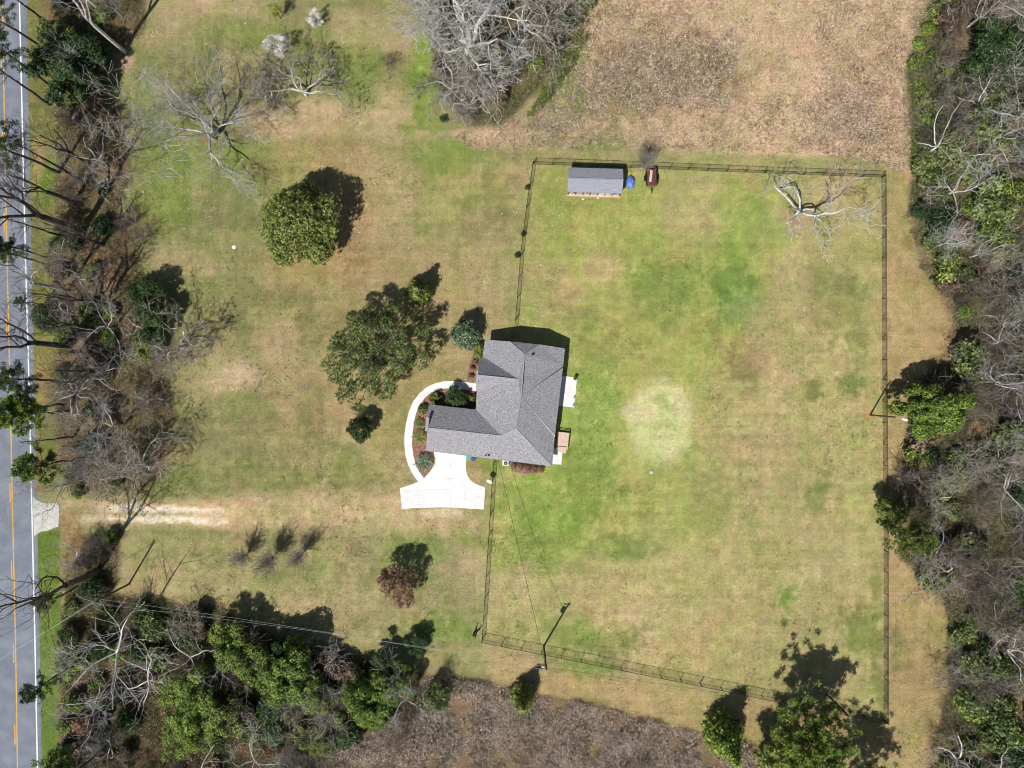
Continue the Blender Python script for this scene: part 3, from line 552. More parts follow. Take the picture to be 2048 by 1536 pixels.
# ------------------------------------------------------------------ chain-link fence
FH = 1.5
def fence(name, pts, label, n_=None):
    q = [P(*p) for p in pts]
    o = empty(name, q[0], label, 'fence', 'black chain-link fence round the back yard')
    base = q[0]; rails = MB(); Vl = []; npost = 0
    for a, b in zip(q, q[1:]):
        L = (b - a).length; d = (b - a) / L; k = max(1, round(L / 3.05)); nn = Vector((-d.y, d.x, 0))
        rails.tube(a + Vector((0, 0, FH)) - base, b + Vector((0, 0, FH)) - base, .034, n=6)
        rails.tube(a + Vector((0, 0, .06)) - base, b + Vector((0, 0, .06)) - base, .012, n=4)
        for i in range(k + 1):
            if i == 0 and a != q[0]: continue
            if npost >= 100: break
            c = a + d * (L * i / k) - base; rr = .07 if i in (0, k) else .05
            MB().tube(c, c + Vector((0, 0, FH + .06)), rr, n=8).build('post', m_black, o); npost += 1
        m = int(L / .085)
        s = np.arange(-int(FH / .085), m)[:, None] * .085
        for sg in (1, -1):
            s0 = np.clip(s, 0, L); z0 = np.clip(s0 - s, 0, FH); s1 = np.clip(s + FH, 0, L); z1 = np.clip(s1 - s, 0, FH)
            if sg < 0: z0, z1 = FH - z0, FH - z1
            A = np.array(a - base)[None]; Dn = np.array(d)[None]; Z = np.array([[0, 0, 1.]]); Nn = np.array(nn)[None]
            p0 = A + Dn * s0 + Z * z0; p1 = A + Dn * s1 + Z * z1; t = (Dn - sg * Z) / math.sqrt(2) * .0026
            for off in (t, Nn * .002):
                Vl.append(np.stack([p0 - off, p0 + off, p1 + off, p1 - off], 1).reshape(-1, 3))
    rails.build('rail', m_black, o)
    V = np.concatenate(Vl); npmesh('chain_link', V, np.arange(len(V)).reshape(-1, 4), m_black, o)
fence('chain_link_fence', [(1027, 674), (1031, 640), (1041, 512), (1053, 415), (1065.8, 328.4)], 'black chain-link fence run from the house up to the shed corner')
fence('chain_link_fence', [(1065.8, 328.4), (1300, 337), (1528, 346.5), (1763, 355)], 'black chain-link fence run along the top behind the shed')
fence('chain_link_fence', [(1763, 355), (1765, 760), (1768, 1100), (1767.5, 1440)], 'long straight black chain-link fence run on the right by the woods')
fence('chain_link_fence', [(1767.5, 1440), (1400, 1366), (964.4, 1279)], 'slanting black chain-link fence run along the bottom of the yard')
fence('chain_link_fence', [(964.4, 1279), (980.5, 1030), (987, 926)], 'black chain-link fence run from the driveway side of the house down')

# ------------------------------------------------------------------ poles and cables
def pole(px, py, h, label, r=.14, extras=None):
    o = empty('utility_pole', P(px, py), label, 'utility pole'); MB().tube((0, 0, -.1), (0, 0, h), r, r * .75, n=10).build('pole', m_pole, o)
    if extras: extras(o, h)
    return o
def ex3(o, h):
    MB().box((-.2, .1, h - .5), (.9, .1, .12), R(60)).build('crossarm', m_pole, o)
    for s in (-1, 1): MB().lathe((-.2 + s * .2, .1 + s * .35, h - .42), [(.05, 0), (.06, .1), (.03, .16)], 8).build('insulator', m_metal, o)
    mb = MB(); N = 16; c = Vector((-.3, -.5, h - 1.4))
    for k in range(N):
        a, b = 2 * math.pi * k / N, 2 * math.pi * (k + 1) / N
        mb.tube(c + Vector((.55 * math.cos(a), .45 * math.sin(a), 0)), c + Vector((.55 * math.cos(b), .45 * math.sin(b), 0)), .025, n=5, caps=False)
    mb.build('cable_coil', m_cable, o)
def ex2(o, h):
    MB().lathe((-.38, -.05, h - 1.9), [(.2, 0), (.3, .06), (.3, .8), (.24, .92), (.08, .98)], 16).build('transformer', m_metal, o)
    MB().box((-.2, 0, h - .35), (1.0, .1, .1), R(-8)).build('crossarm', m_pole, o)
    for s in (-.6, .15): MB().lathe((s, 0, h - .3), [(.05, 0), (.06, .12), (.03, .2)], 8).build('insulator', m_metal, o)
def lamp(dx, dy):
    def f(o, h):
        d = Vector((dx, dy, 0)).normalized(); MB().tube((0, 0, h - .5), d * 1.1 + Vector((0, 0, h - .1)), .03, n=6).build('lamp_arm', m_metal, o)
        MB().box(d * 1.35 + Vector((0, 0, h - .1)), (.8, .26, .16), math.atan2(dy, dx)).build('lamp_head', m_white, o)
    return f
pole(258, 1168, 10.0, 'dark wooden power pole on the lawn left of the three bare bushes', extras=ex3)
pole(1087.5, 1292, 10.0, 'dark wooden power pole with grey transformer standing inside the bottom fence', .15, ex2)
pole(1740, 830, 8.0, 'dark wooden light pole in the yard left of the right fence', .13, lamp(-.2, .9) if False else lamp(.9, -.25))
pole(1653, 1388, 8.0, 'wooden light pole half hidden by the big pine bottom right', .13, lamp(.3, .95) if False else lamp(.2, -.9))
def cable(a, b, sag, r, label, m, n=14, group=None):
    a, b = Vector(a), Vector(b); mb = MB(); pts = [a.lerp(b, i / n) - Vector((0, 0, sag * 4 * (i / n) * (1 - i / n))) - a for i in range(n + 1)]
    for p, q_ in zip(pts, pts[1:]): mb.tube(p, q_, r, n=5, caps=False)
    o = mb.build('power_cable', m, None); o.location = a; tag(o, label, 'cable', group); return o
t3 = P(258, 1168, 0) + Vector((-.2, .1, 9.6)); t2 = P(1087.5, 1292, 0) + Vector((-.3, 0, 9.8))
cable(t3 + Vector((-.1, -.2, 0)), P(-260, 1478, 9.8), .8, .03, 'pale overhead cable crossing the road at the lower left', m_cable)
cable(t3 + Vector((.1, .3, 0)), t2 + Vector((-.2, 0, .1)), 1.2, .012, 'upper of two thin cables strung between the lower power poles', m_cable, 20)
cable(t3 + Vector((-.2, -.6, -.6)), t2 + Vector((-.1, 0, -1.1)), 1.3, .012, 'lower of two thin cables strung between the lower power poles', m_cable, 20)
cable(t2 + Vector((.2, 0, -1.6)), HC(790, 1068, 2.7), .8, .028, 'dark service cable from the transformer pole to the house eave', m_cabledark, 16)
cable(t2 + Vector((.4, 0, -.6)), P(1653, 1388, 0) + Vector((0, 0, 7.6)), .8, .014, 'thin cable from transformer pole towards the bottom right light pole', m_cabledark, 16)

# ------------------------------------------------------------------ vegetation kit
def prisms(p0, p1, r0, r1, n):
    d = p1 - p0; L = np.linalg.norm(d, axis=1, keepdims=True) + 1e-9; d = d / L
    up = np.where(np.abs(d[:, 2:3]) < .9, np.array([[0, 0, 1.]]), np.array([[1., 0, 0]])); a = np.cross(d, up); a /= np.linalg.norm(a, axis=1, keepdims=True); b = np.cross(d, a)
    t = np.arange(n) * 2 * np.pi / n; c, s = np.cos(t)[None, :, None], np.sin(t)[None, :, None]; ring = a[:, None] * c + b[:, None] * s
    V = np.concatenate([p0[:, None] + ring * r0[:, None, None], (p1 + d * L * .03)[:, None] + ring * r1[:, None, None]], 1)
    k = np.arange(n); f = np.stack([k, (k + 1) % n, n + (k + 1) % n, n + k], -1)
    F = f[None] + (np.arange(len(p0)) * 2 * n)[:, None, None]
    return V.reshape(-1, 3), F.reshape(-1, 4)
def build_prisms(name, segs, n, m, parent):
    A = np.array([(*s[0], *s[1], s[2], s[3]) for s in segs]); V, F = prisms(A[:, :3], A[:, 3:6], A[:, 6], A[:, 7], n)
    return npmesh(name, V, F, m, parent)
def cards(C, S, N, rg, asp=.55, tri=False):
    """leaf-shaped rhombi at C, half length S, facing roughly N"""
    n = len(C); N = N / (np.linalg.norm(N, axis=1, keepdims=True) + 1e-9)
    t = rg.normal(size=(n, 3)); t -= N * (t * N).sum(1, keepdims=True); t /= np.linalg.norm(t, axis=1, keepdims=True) + 1e-9; b = np.cross(N, t)
    S = S[:, None]
    V = np.stack([C + t * S, C + b * S * asp, C - t * S, C - b * S * asp], 1).reshape(-1, 3)
    return V, np.arange(4 * n).reshape(-1, 4)
def blades(B, H, W, lean, rg):
    """thin upright triangles rooted at B"""
    n = len(B); a = rg.random(n) * 6.283; L = lean * rg.random(n); d = np.stack([np.cos(a), np.sin(a), 0 * a], 1)
    a2 = rg.random(n) * 6.283; s = np.stack([np.cos(a2), np.sin(a2), 0 * a], 1) * W[:, None]
    T = B + d * (L * H)[:, None] + np.array([[0, 0, 1.]]) * H[:, None]
    return np.stack([B - s, B + s, T], 1).reshape(-1, 3), np.arange(3 * n).reshape(-1, 3)
def leafy_cloud(lobes, rg, dens=14, leaf=.2, clump=.55, inner=.25, flat=0.0, asp=.55, drop=.12):
    """lobes: (cx,cy,cz,rx,ry,rz); clumps of leaves spread over the outside of each lobe, ragged, with gaps"""
    CC = []; NN = []
    for (cx, cy, cz, rx, ry, rz) in lobes:
        area = 4 * math.pi * ((rx * ry) ** 1.6 / 3 + (rx * rz) ** 1.6 / 3 + (ry * rz) ** 1.6 / 3) ** (1 / 1.6)
        nc = max(10, int(area * .75 / (clump * clump)))
        u = rg.normal(size=(nc, 3)); u /= np.linalg.norm(u, axis=1, keepdims=True); u[:, 2] = np.where(u[:, 2] < -.35, -u[:, 2], u[:, 2])
        rad = np.where(rg.random(nc) < inner, .45 + .4 * rg.random(nc), .82 + .26 * rg.random(nc))
        keep = rg.random(nc) > drop; u = u[keep]; rad = rad[keep]; nc = len(u)
        c = np.array([[cx, cy, cz]]) + u * rad[:, None] * np.array([[rx, ry, rz]])
        k = rg.integers(int(dens * .6), int(dens * 1.4) + 1, nc); ci = np.repeat(np.arange(nc), k); m = len(ci)
        cr = clump * (.6 + .7 * rg.random(nc))[ci]
        off = rg.normal(size=(m, 3)) * .45 * cr[:, None]; off[:, 2] *= .7
        CC.append(c[ci] + off); NN.append(u[ci] * .7 + off / (cr[:, None] + 1e-6) * .5 + rg.normal(size=(m, 3)) * .45 + np.array([[0, 0, .35]]))
    C = np.concatenate(CC); N = np.concatenate(NN); C[:, 2] = np.maximum(C[:, 2], .05)
    return cards(C, leaf * (.6 + .8 * rg.random(len(C))), N, rg, asp)
def grow(rnd, H, spread=1.0, limbs=6, levels=4, trunk=.22, fork=.22, lean=(0, 0), r=.28, up=.25, wig=.28, kids=5, twig=.018, ratio=.62):
    """recursive skeleton; returns segments per level"""
    S = [[] for _ in range(levels + 2)]
    def branch(p, d, L, r0, lev):
        ns = 6 if lev <= 1 else (4 if lev == 2 else 3); pts = [p]; dd = d.copy()
        r1 = max(twig, r0 * .35); rad = r0
        for i in range(ns):
            j = np.array([rnd.gauss(0, 1) for _ in range(3)]) * wig; dd = dd + j; dd[2] += up * .18; dd /= np.linalg.norm(dd)
            q = pts[-1] + dd * L / ns; nr = r0 + (r1 - r0) * (i + 1) / ns
            if q[2] < .3: q[2] = .3 + abs(q[2]) * .2
            S[lev].append((pts[-1], q, rad, nr)); rad = nr; pts.append(q)
            if lev < levels and (i >= 1 or lev > 1):
                nk = kids / ns * (1.25 if lev > 1 else 1.0); c = int(nk) + (rnd.random() < nk - int(nk))
                for _ in range(c):
                    side = np.array([rnd.gauss(0, 1) for _ in range(3)]); side -= dd * side.dot(dd); side /= np.linalg.norm(side) + 1e-9
                    nd = dd * .65 + side * .85; nd[2] += up * .2; nd /= np.linalg.norm(nd)
                    branch(q, nd, L * ratio * (.65 + .6 * rnd.random()), max(twig, nr * .62), lev + 1)
    t = np.array([0., 0, 0]); q = np.array([lean[0], lean[1], H * fork]); mid = (t + q) / 2 + np.array([rnd.gauss(0, .1), rnd.gauss(0, .1), 0])
    S[0] += [(t, mid, r * 1.25, r * 1.05), (mid, q, r * 1.05, r)]
    a0 = rnd.random() * 6.28
    for k in range(limbs):
        a = a0 + k * 6.283 / limbs + rnd.gauss(0, .25); el = rnd.uniform(.25, 1.1) if spread > .8 else rnd.uniform(.9, 1.4)
        d = np.array([math.cos(a) * math.cos(el) * spread, math.sin(a) * math.cos(el) * spread, math.sin(el)]); d /= np.linalg.norm(d)
        branch(q + np.array([0, 0, rnd.uniform(-.1, .5) * H * .12]), d, H * .62 * rnd.uniform(.7, 1.1), r * rnd.uniform(.42, .7), 1)
    return S
LIB = {}
def store(key, parts):                                     # parts: list of (name, mesh-object)
    LIB[key] = [(n_, o.data) for n_, o in parts]
    for n_, o in parts: bpy.data.objects.remove(o)
def bare_variant(key, seed, H=10, m=None, moss=False, twig_m=None, **kw):
    rnd = random.Random(seed); S = grow(rnd, H, **kw); m = m or m_barkgrey
    a = build_prisms('trunk', S[0] + S[1], 7, m, None); parts = [('trunk', a)]
    tw = [s for l in S[2:] for s in l]
    parts.append(('crown', build_prisms('crown', tw, 3, twig_m or m, None)))
    if moss:
        rg = np.random.default_rng(seed); pts = np.array([s[1] for s in tw]); i = rg.integers(0, len(pts), 2600); C = pts[i] + rg.normal(size=(2600, 3)) * .12; C[:, 2] -= rg.random(2600) * .35
        V, F = cards(C, .10 + .14 * rg.random(2600), rg.normal(size=(2600, 3)) * np.array([[1, 1, .3]]), rg, .3); parts.append(('moss', npmesh('moss', V, F, m_moss, None)))
    store(key, parts)
def leafy_variant(key, seed, H, Rr, m, kind='round', leaf=.2, clump=.55, dens=14, trunk_m=None, drop=.12, asp=.55):
    rg = np.random.default_rng(seed); rnd = random.Random(seed); lobes = []
    if kind == 'round':
        lobes = [(0, 0, H * .55, Rr * .72, Rr * .72, H * .40)]
        for k in range(11): a = k * .57 + rnd.random() * .4; q = rnd.uniform(.6, .86); lobes.append((math.cos(a) * Rr * q, math.sin(a) * Rr * q, H * rnd.uniform(.32, .62), Rr * rnd.uniform(.2, .36), Rr * rnd.uniform(.2, .36), H * rnd.uniform(.12, .22)))
    elif kind == 'multi':
        lobes = [(0, 0, H * .42, Rr * .5, Rr * .5, H * .3)]
        for k in range(16): a = k * 2.4 + rnd.random(); q = Rr * (.25 + .62 * ((k % 8) / 7) ** .6); lobes.append((math.cos(a) * q, math.sin(a) * q, H * (rnd.uniform(.6, .9) - .42 * (q / Rr) ** 2), Rr * rnd.uniform(.18, .36), Rr * rnd.uniform(.18, .36), H * rnd.uniform(.10, .2)))
    elif kind == 'broad':
        for k in range(34): a = k * 2.4; q = Rr * math.sqrt((k + .5) / 34) * rnd.uniform(.8, 1.1); lobes.append((math.cos(a) * q, math.sin(a) * q, H * (rnd.uniform(.6, .88) - .35 * (q / Rr) ** 2), Rr * rnd.uniform(.12, .22), Rr * rnd.uniform(.12, .22), H * rnd.uniform(.07, .14)))
    elif kind == 'open':
        for k in range(15): a = rnd.random() * 6.28; q = math.sqrt(rnd.random()) * Rr * .8; lobes.append((math.cos(a) * q, math.sin(a) * q, H * rnd.uniform(.35, .8), Rr * rnd.uniform(.16, .32), Rr * rnd.uniform(.16, .32), H * rnd.uniform(.08, .16)))
    elif kind == 'cone':
        for k in range(7): t = k / 6; q = Rr * (1 - t * .85); lobes.append((rnd.gauss(0, .08) * Rr, rnd.gauss(0, .08) * Rr, H * (.16 + .76 * t), q * .9, q * .9, H * .13))
    elif kind == 'bush':
        for k in range(6): a = rnd.random() * 6.28; q = rnd.random() * Rr * .55; lobes.append((math.cos(a) * q, math.sin(a) * q, H * rnd.uniform(.3, .55), Rr * rnd.uniform(.35, .55), Rr * rnd.uniform(.35, .55), H * rnd.uniform(.3, .45)))
    V, F = leafy_cloud(lobes, rg, dens, leaf, clump, asp=asp, drop=drop)
    cr = npmesh('crown', V, F, m, None)
    segs = [(np.array([0, 0, -.05]), np.array([0, 0, H * .45]), .03 * H * .55, .02 * H * .5)]
    for l in lobes: segs.append((np.array([0, 0, H * .3]), np.array(l[:3]), .016 * H * .6, .008 * H * .5))
    store(key, [('trunk', build_prisms('trunk', segs, 7, trunk_m or m_barkbrown, None)), ('crown', cr)])
def pine_variant(key, seed, H, Rr, start=.5, nb=26, bare_top=False, m=None, bark=None, tuft=.42, ntuft=26):
    rnd = random.Random(seed); rg = np.random.default_rng(seed); segs = []; p = np.array([0., 0, 0]); K = 8; bx = 0; by = 0; tp = [p]
    for k in range(K):
        bx += rnd.gauss(0, .12) * H / 18; by += rnd.gauss(0, .12) * H / 18; q = np.array([bx, by, H * (k + 1) / K]); segs.append((tp[-1], q, .24 * H / 18 * (1 - .8 * k / K), .24 * H / 18 * (1 - .8 * (k + 1) / K) + .01)); tp.append(q)
    br = []; tufts = []
    for k in range(nb):
        t = start + (1 - start) * (k / nb) ** .9; z = H * t; i = min(K - 1, int(t * K)); c = tp[i] + (tp[i + 1] - tp[i]) * (t * K - i); a = k * 2.4 + rnd.random()
        L = Rr * (1.05 - .75 * (t - start) / (1 - start)) * rnd.uniform(.6, 1.15); d = np.array([math.cos(a), math.sin(a), .35 * rnd.random()]); cur = c
        for j in range(4):
            q = cur + d * L / 4 + np.array([rnd.gauss(0, .07), rnd.gauss(0, .07), .05 * j]) * L * .6; br.append((cur, q, .06 * H / 18 * (1 - j / 5), .06 * H / 18 * (1 - (j + 1) / 5) + .008)); cur = q
            if j >= 1:
                for _ in range(2 if j < 3 else 3):
                    e = q + np.array([rnd.gauss(0, .3), rnd.gauss(0, .3), rnd.gauss(.1, .15)]) * L * .4; br.append((q, e, .02, .012)); tufts.append(e)
    parts = [('trunk', build_prisms('trunk', segs + br, 6, bark or m_barkdark, None))]
    if not bare_top:
        T = np.array(tufts); i = np.repeat(np.arange(len(T)), ntuft); n_ = len(i); u = rg.normal(size=(n_, 3)); u[:, 2] = u[:, 2] * .7 + .25; u /= np.linalg.norm(u, axis=1, keepdims=True)
        C = T[i] + u * tuft * (.35 + .5 * rg.random(n_))[:, None]; b = np.cross(u, rg.normal(size=(n_, 3))); b /= np.linalg.norm(b, axis=1, keepdims=True); s = (tuft * .5)
        V = np.stack([C - u * s, C + b * .045, C + u * s, C - b * .045], 1).reshape(-1, 3); parts.append(('crown', npmesh('crown', V, np.arange(4 * n_).reshape(-1, 4), m or m_pine, None)))
    store(key, parts)
ALL_TREES = []
def plant(key, px, py, s=1.0, rz=None, name='tree', label='', cat='tree', group=None, crown_z=None, sx=1.0, sy=1.0, sz=1.0, woods=None, m_over=None):
    """px,py is the trunk foot, or (with crown_z) where the crown shows in the photo"""
    loc = P(px, py) if crown_z is None else base_of(px, py, crown_z)
    o = bpy.data.objects.new(name, None); COL.objects.link(o); o.location = loc; o.scale = (s * sx, s * sy, s * sz); o.empty_display_size = .3
    o.rotation_euler = (0, 0, rz if rz is not None else random.random() * 6.28)
    for n_, me_ in LIB[key]:
        c = bpy.data.objects.new(n_, me_); COL.objects.link(c); c.parent = o
    tag(o, label, cat, group); ALL_TREES.append(o)
    if woods: o['_w'] = woods
    return o
# variants
for i in range(5): bare_variant('oak%d' % i, 20 + i, 10, m_barkgrey, moss=(i != 2), twig_m=m_twig, spread=1.2, limbs=5, levels=4, fork=.16, r=.26, up=.22, kids=4.6, twig=.017, wig=.34)
for i in range(4): bare_variant('gum%d' % i, 40 + i, 12, m_barkgrey, twig_m=m_twig if i % 2 else m_barkgrey, spread=.9, limbs=5, levels=4, fork=.3, r=.17, up=.6, kids=4.2, twig=.015, wig=.24)
for i in range(2): bare_variant('dead%d' % i, 60 + i, 12, m_barkwhite, spread=1.0, limbs=4, levels=3, fork=.35, r=.2, up=.4, kids=4.5, twig=.018, wig=.2)
for i in range(3): bare_variant('scrub%d' % i, 70 + i, 4, m_barkbrown, spread=.9, limbs=8, levels=3, fork=.04, r=.05, up=.5, kids=7, twig=.012, wig=.22)
m_barkmid = mat('bark_mid', vary((.33, .29, .25), .6, 1.5), 3, island=.3)
bare_variant('myrtle', 80, 4, m_barkmid, spread=.55, limbs=14, levels=3, fork=.03, r=.06, up=1.0, kids=6, twig=.014, wig=.12)
bare_variant('snag', 81, 18, m_barkdark, spread=.5, limbs=3, levels=4, fork=.5, r=.4, up=.8, kids=4, twig=.02, wig=.2, ratio=.5)
bare_variant('snag1', 83, 20, m_barkgrey, spread=.5, limbs=3, levels=3, fork=.5, r=.28, up=.9, kids=4, twig=.02, wig=.2, ratio=.5)
bare_variant('yardoak', 93, 11, m_barkgrey, moss=False, spread=1.3, limbs=6, levels=4, fork=.10, r=.28, up=.3, kids=3.8, twig=.02, wig=.36)
bare_variant('bigoak', 95, 16, m_barkwhite, moss=False, twig_m=m_barkgrey, spread=1.2, limbs=8, levels=4, fork=.12, r=.5, up=.25, kids=5, twig=.024, wig=.26)
bare_variant('greytree', 97, 16, m_barkgrey, moss=False, spread=1.15, limbs=6, levels=4, fork=.14, r=.3, up=.35, kids=5.5, twig=.018, wig=.24)
leafy_variant('magnolia', 1, 12, 6.5, m_lmid, 'round', .16, .44, 15, drop=.32)
leafy_variant('cedar', 2, 10, 7.7, m_lolive, 'broad', .13, .38, 13, drop=.36)
leafy_variant('ever0', 3, 9, 4.4, m_lbright, 'multi', .13, .38, 14, drop=.34); leafy_variant('ever1', 4, 8.5, 3.8, m_lbright, 'multi', .13, .36, 14, drop=.34); leafy_variant('ever2', 5, 8, 3.6, m_lmid, 'multi', .15, .42, 15, drop=.2)
leafy_variant('dark0', 6, 9, 4.2, m_ldark, 'open', .2, .55, 16); leafy_variant('dark1', 7, 8, 3.6, m_ldark, 'multi', .16, .45, 14, drop=.2)
leafy_variant('conif', 8, 6.5, 2.1, m_lmid, 'cone', .16, .38, 14); leafy_variant('conifb', 18, 9, 3.0, m_lbright, 'cone', .17, .45, 14)
leafy_variant('fullpine', 49, 12, 5.3, m_lbright, 'multi', .16, .42, 17, drop=.2)
leafy_variant('bushg', 9, 1.8, 1.5, m_lmid, 'bush', .12, .3, 12); leafy_variant('bushb', 10, 2.0, 1.6, m_lbrown, 'bush', .12, .32, 12); leafy_variant('busho', 11, 2.2, 1.8, m_lolive, 'bush', .13, .32, 12)
leafy_variant('bushr', 12, 2.0, 1.6, m_lrust, 'bush', .12, .32, 11); leafy_variant('bushd', 13, 2.2, 1.7, m_ldark, 'bush', .12, .32, 12); leafy_variant('bushl', 14, 2.0, 1.7, m_lbright, 'bush', .12, .32, 12)
leafy_variant('bluegreen', 15, 5, 2.3, m_lgrey, 'round', .15, .4, 14); leafy_variant('rusty', 16, 6, 2.6, m_lrust, 'multi', .11, .4, 12, drop=.3)
leafy_variant('blossom', 17, 4.5, 1.5, m_blossom, 'open', .06, .35, 14, drop=.2); leafy_variant('lime', 19, 4.5, 1.2, m_lyellow, 'open', .07, .3, 12, drop=.3); leafy_variant('topiary', 21, 2.6, 1.7, m_ldark, 'round', .10, .26, 14)
leafy_variant('hedgeg', 22, 1.3, .85, m_lmid, 'round', .08, .2, 14); leafy_variant('hedger', 23, .8, .7, m_lrust, 'bush', .07, .2, 12)
pine_variant('pine0', 31, 18, 3.4, .55, 26); pine_variant('pine1', 32, 17, 3.0, .62, 20); pine_variant('pine2', 33, 12, 4.8, .3, 60, ntuft=46, m=m_lbright, tuft=.46); pine_variant('pine3', 34, 14, 3.6, .35, 44, ntuft=40, m=m_lmid)
pine_variant('pineb', 35, 15, 3.2, .6, 26, m=m_lbright, ntuft=40); pine_variant('pinegreen', 36, 13, 5.2, .3, 64, m=m_lbright, ntuft=50, tuft=.5); pine_variant('trunkonly', 37, 18, 2.4, .6, 18, bare_top=True)
random.seed(11)
# ---------------- trees one can point to
L = plant
L('magnolia', 587, 443, .92, .4, 'magnolia_tree', 'large dense round evergreen tree alone on the upper left lawn', crown_z=7)
L('cedar', 748, 705, 1.0, .75, 'cedar_tree', 'widest olive-green spreading tree on the lawn left of the house', crown_z=5.5, sx=1.12, sy=.86)
L('conif', 836, 585, 1.0, .3, 'young_cedar', 'small bright green conical tree touching the upper right of the big olive tree', crown_z=3.4)
L('bluegreen', 930, 668, .95, .3, 'magnolia_tree', 'small round blue-green tree just above left of the house', crown_z=3)
L('topiary', 722, 857, 1.1, .3, 'shrub_tree', 'small dark shrubby tree below the big olive tree', crown_z=2, sz=1.5)
L('rusty', 799, 1166, 1.18, .3, 'rusty_leaved_tree', 'reddish brown half-bare small tree on the lower lawn', crown_z=3)
for k, (x_, y_, s_, lab) in enumerate([(495, 1108, 1.15, 'leftmost of three bare upright bushes below the gravel drive'), (549, 1112, 1.4, 'middle and tallest of three bare upright bushes below the gravel drive'), (605, 1108, 1.2, 'rightmost of three bare upright bushes below the gravel drive')]):
    L('myrtle', x_, y_, s_, k * 2.0, 'crape_myrtle', lab, 'bush', 'three bare bushes in a row')
L('greytree', 430, 278, 1.0, 2.4, 'bare_tree', 'tall pale bare tree with wide thin limbs on the upper left lawn')
L('snag1', 438, 268, .72, 1.0, 'bare_tree', 'narrow bare tree standing close behind the tall pale bare tree', )
L('oak0', 612, 190, .95, .5, 'mossy_tree', 'mossy grey leafless tree below the white blossom on the upper lawn'); L('oak3', 548, 205, .75, 2.5, 'mossy_tree', 'smaller mossy grey leafless tree at lower left of the blossom tree')
L('blossom', 554, 92, 1.15, 0, 'blossom_tree', 'white blossoming small tree just above the mossy grey tree', crown_z=2.6); L('blossom', 629, 36, .85, 1, 'blossom_tree', 'white blossoming small tree alone near the top edge', crown_z=2.4)
L('lime', 552, 22, 1.0, 0, 'young_tree', 'yellow-green young tree near the top edge', crown_z=2.4)
L('scrub0', 781, 128, .7, 0, 'bare_sapling', 'tiny bare sapling alone on the upper lawn left of the oak cluster', 'sapling')
L('yardoak', 1594, 428, 1.1, 3.9, 'bare_tree', 'leafless crooked tree inside the yard near its upper right fence corner')
L('myrtle', 1285, 332, 1.15, .8, 'bare_sapling', 'small bare grey tree on the upper fence between shed and trailer', 'tree')
L('bushd', 1054, 377, .3, 0, 'weed_bush', 'tiny dark weed bush on the left fence nearest the shed', 'bush'); L('bushd', 1047, 470, .28, 1, 'weed_bush', 'tiny dark weed bush halfway up the left fence', 'bush'); L('bushd', 1036, 512, .32, 2, 'weed_bush', 'tiny dark weed bush on the left fence nearest the house', 'bush')
L('fullpine', 1886, 820, .86, .2, 'pine_tree', 'full bright green pine at the wood edge beside the right light pole', crown_z=8.2, sx=1.15, sy=.85)
L('pine3', 1818, 1070, .95, .2, 'pine_tree', 'dark green pine overhanging the right fence', crown_z=8.5); L('ever2', 1795, 1030, .7, 0, 'evergreen_tree', 'small dark evergreen leaning over the right fence above the bushes', crown_z=5)
L('bushl', 1862, 1152, 2.4, 0, 'evergreen_bush', 'bright green wide bush at the right wood edge below the fence-hugging pine', 'bush', crown_z=2, sy=.7)
L('pine2', 1618, 1474, 1.12, .6, 'pine_tree', 'big spreading pine at the bottom right fence', crown_z=7.2, sx=1.15, sy=1.15); L('ever2', 1560, 1530, 1.0, 0, 'evergreen_tree', 'rounded evergreen tucked left below the big spreading pine', crown_z=5)
L('oak2', 1640, 1500, .6, 0, 'bare_tree', 'small leafless tree among the branches of the big spreading pine')
L('pine2', 1742, 1602, 1.0, 0, 'pine_tree', 'pine below the bottom right corner of the yard fence', crown_z=8)
L('conifb', 1457, 1490, 1.1, 0, 'conifer_tree', 'bright green conifer alone in the brush below the yard fence', crown_z=5)
L('conif', 1045, 1408, .95, 0, 'conifer_tree', 'narrow green conifer at the brush edge below the transformer pole', crown_z=3.6)
L('scrub2', 882, 1358, .9, 0, 'bare_bush', 'small bare bush where lawn meets the brush', 'bush')
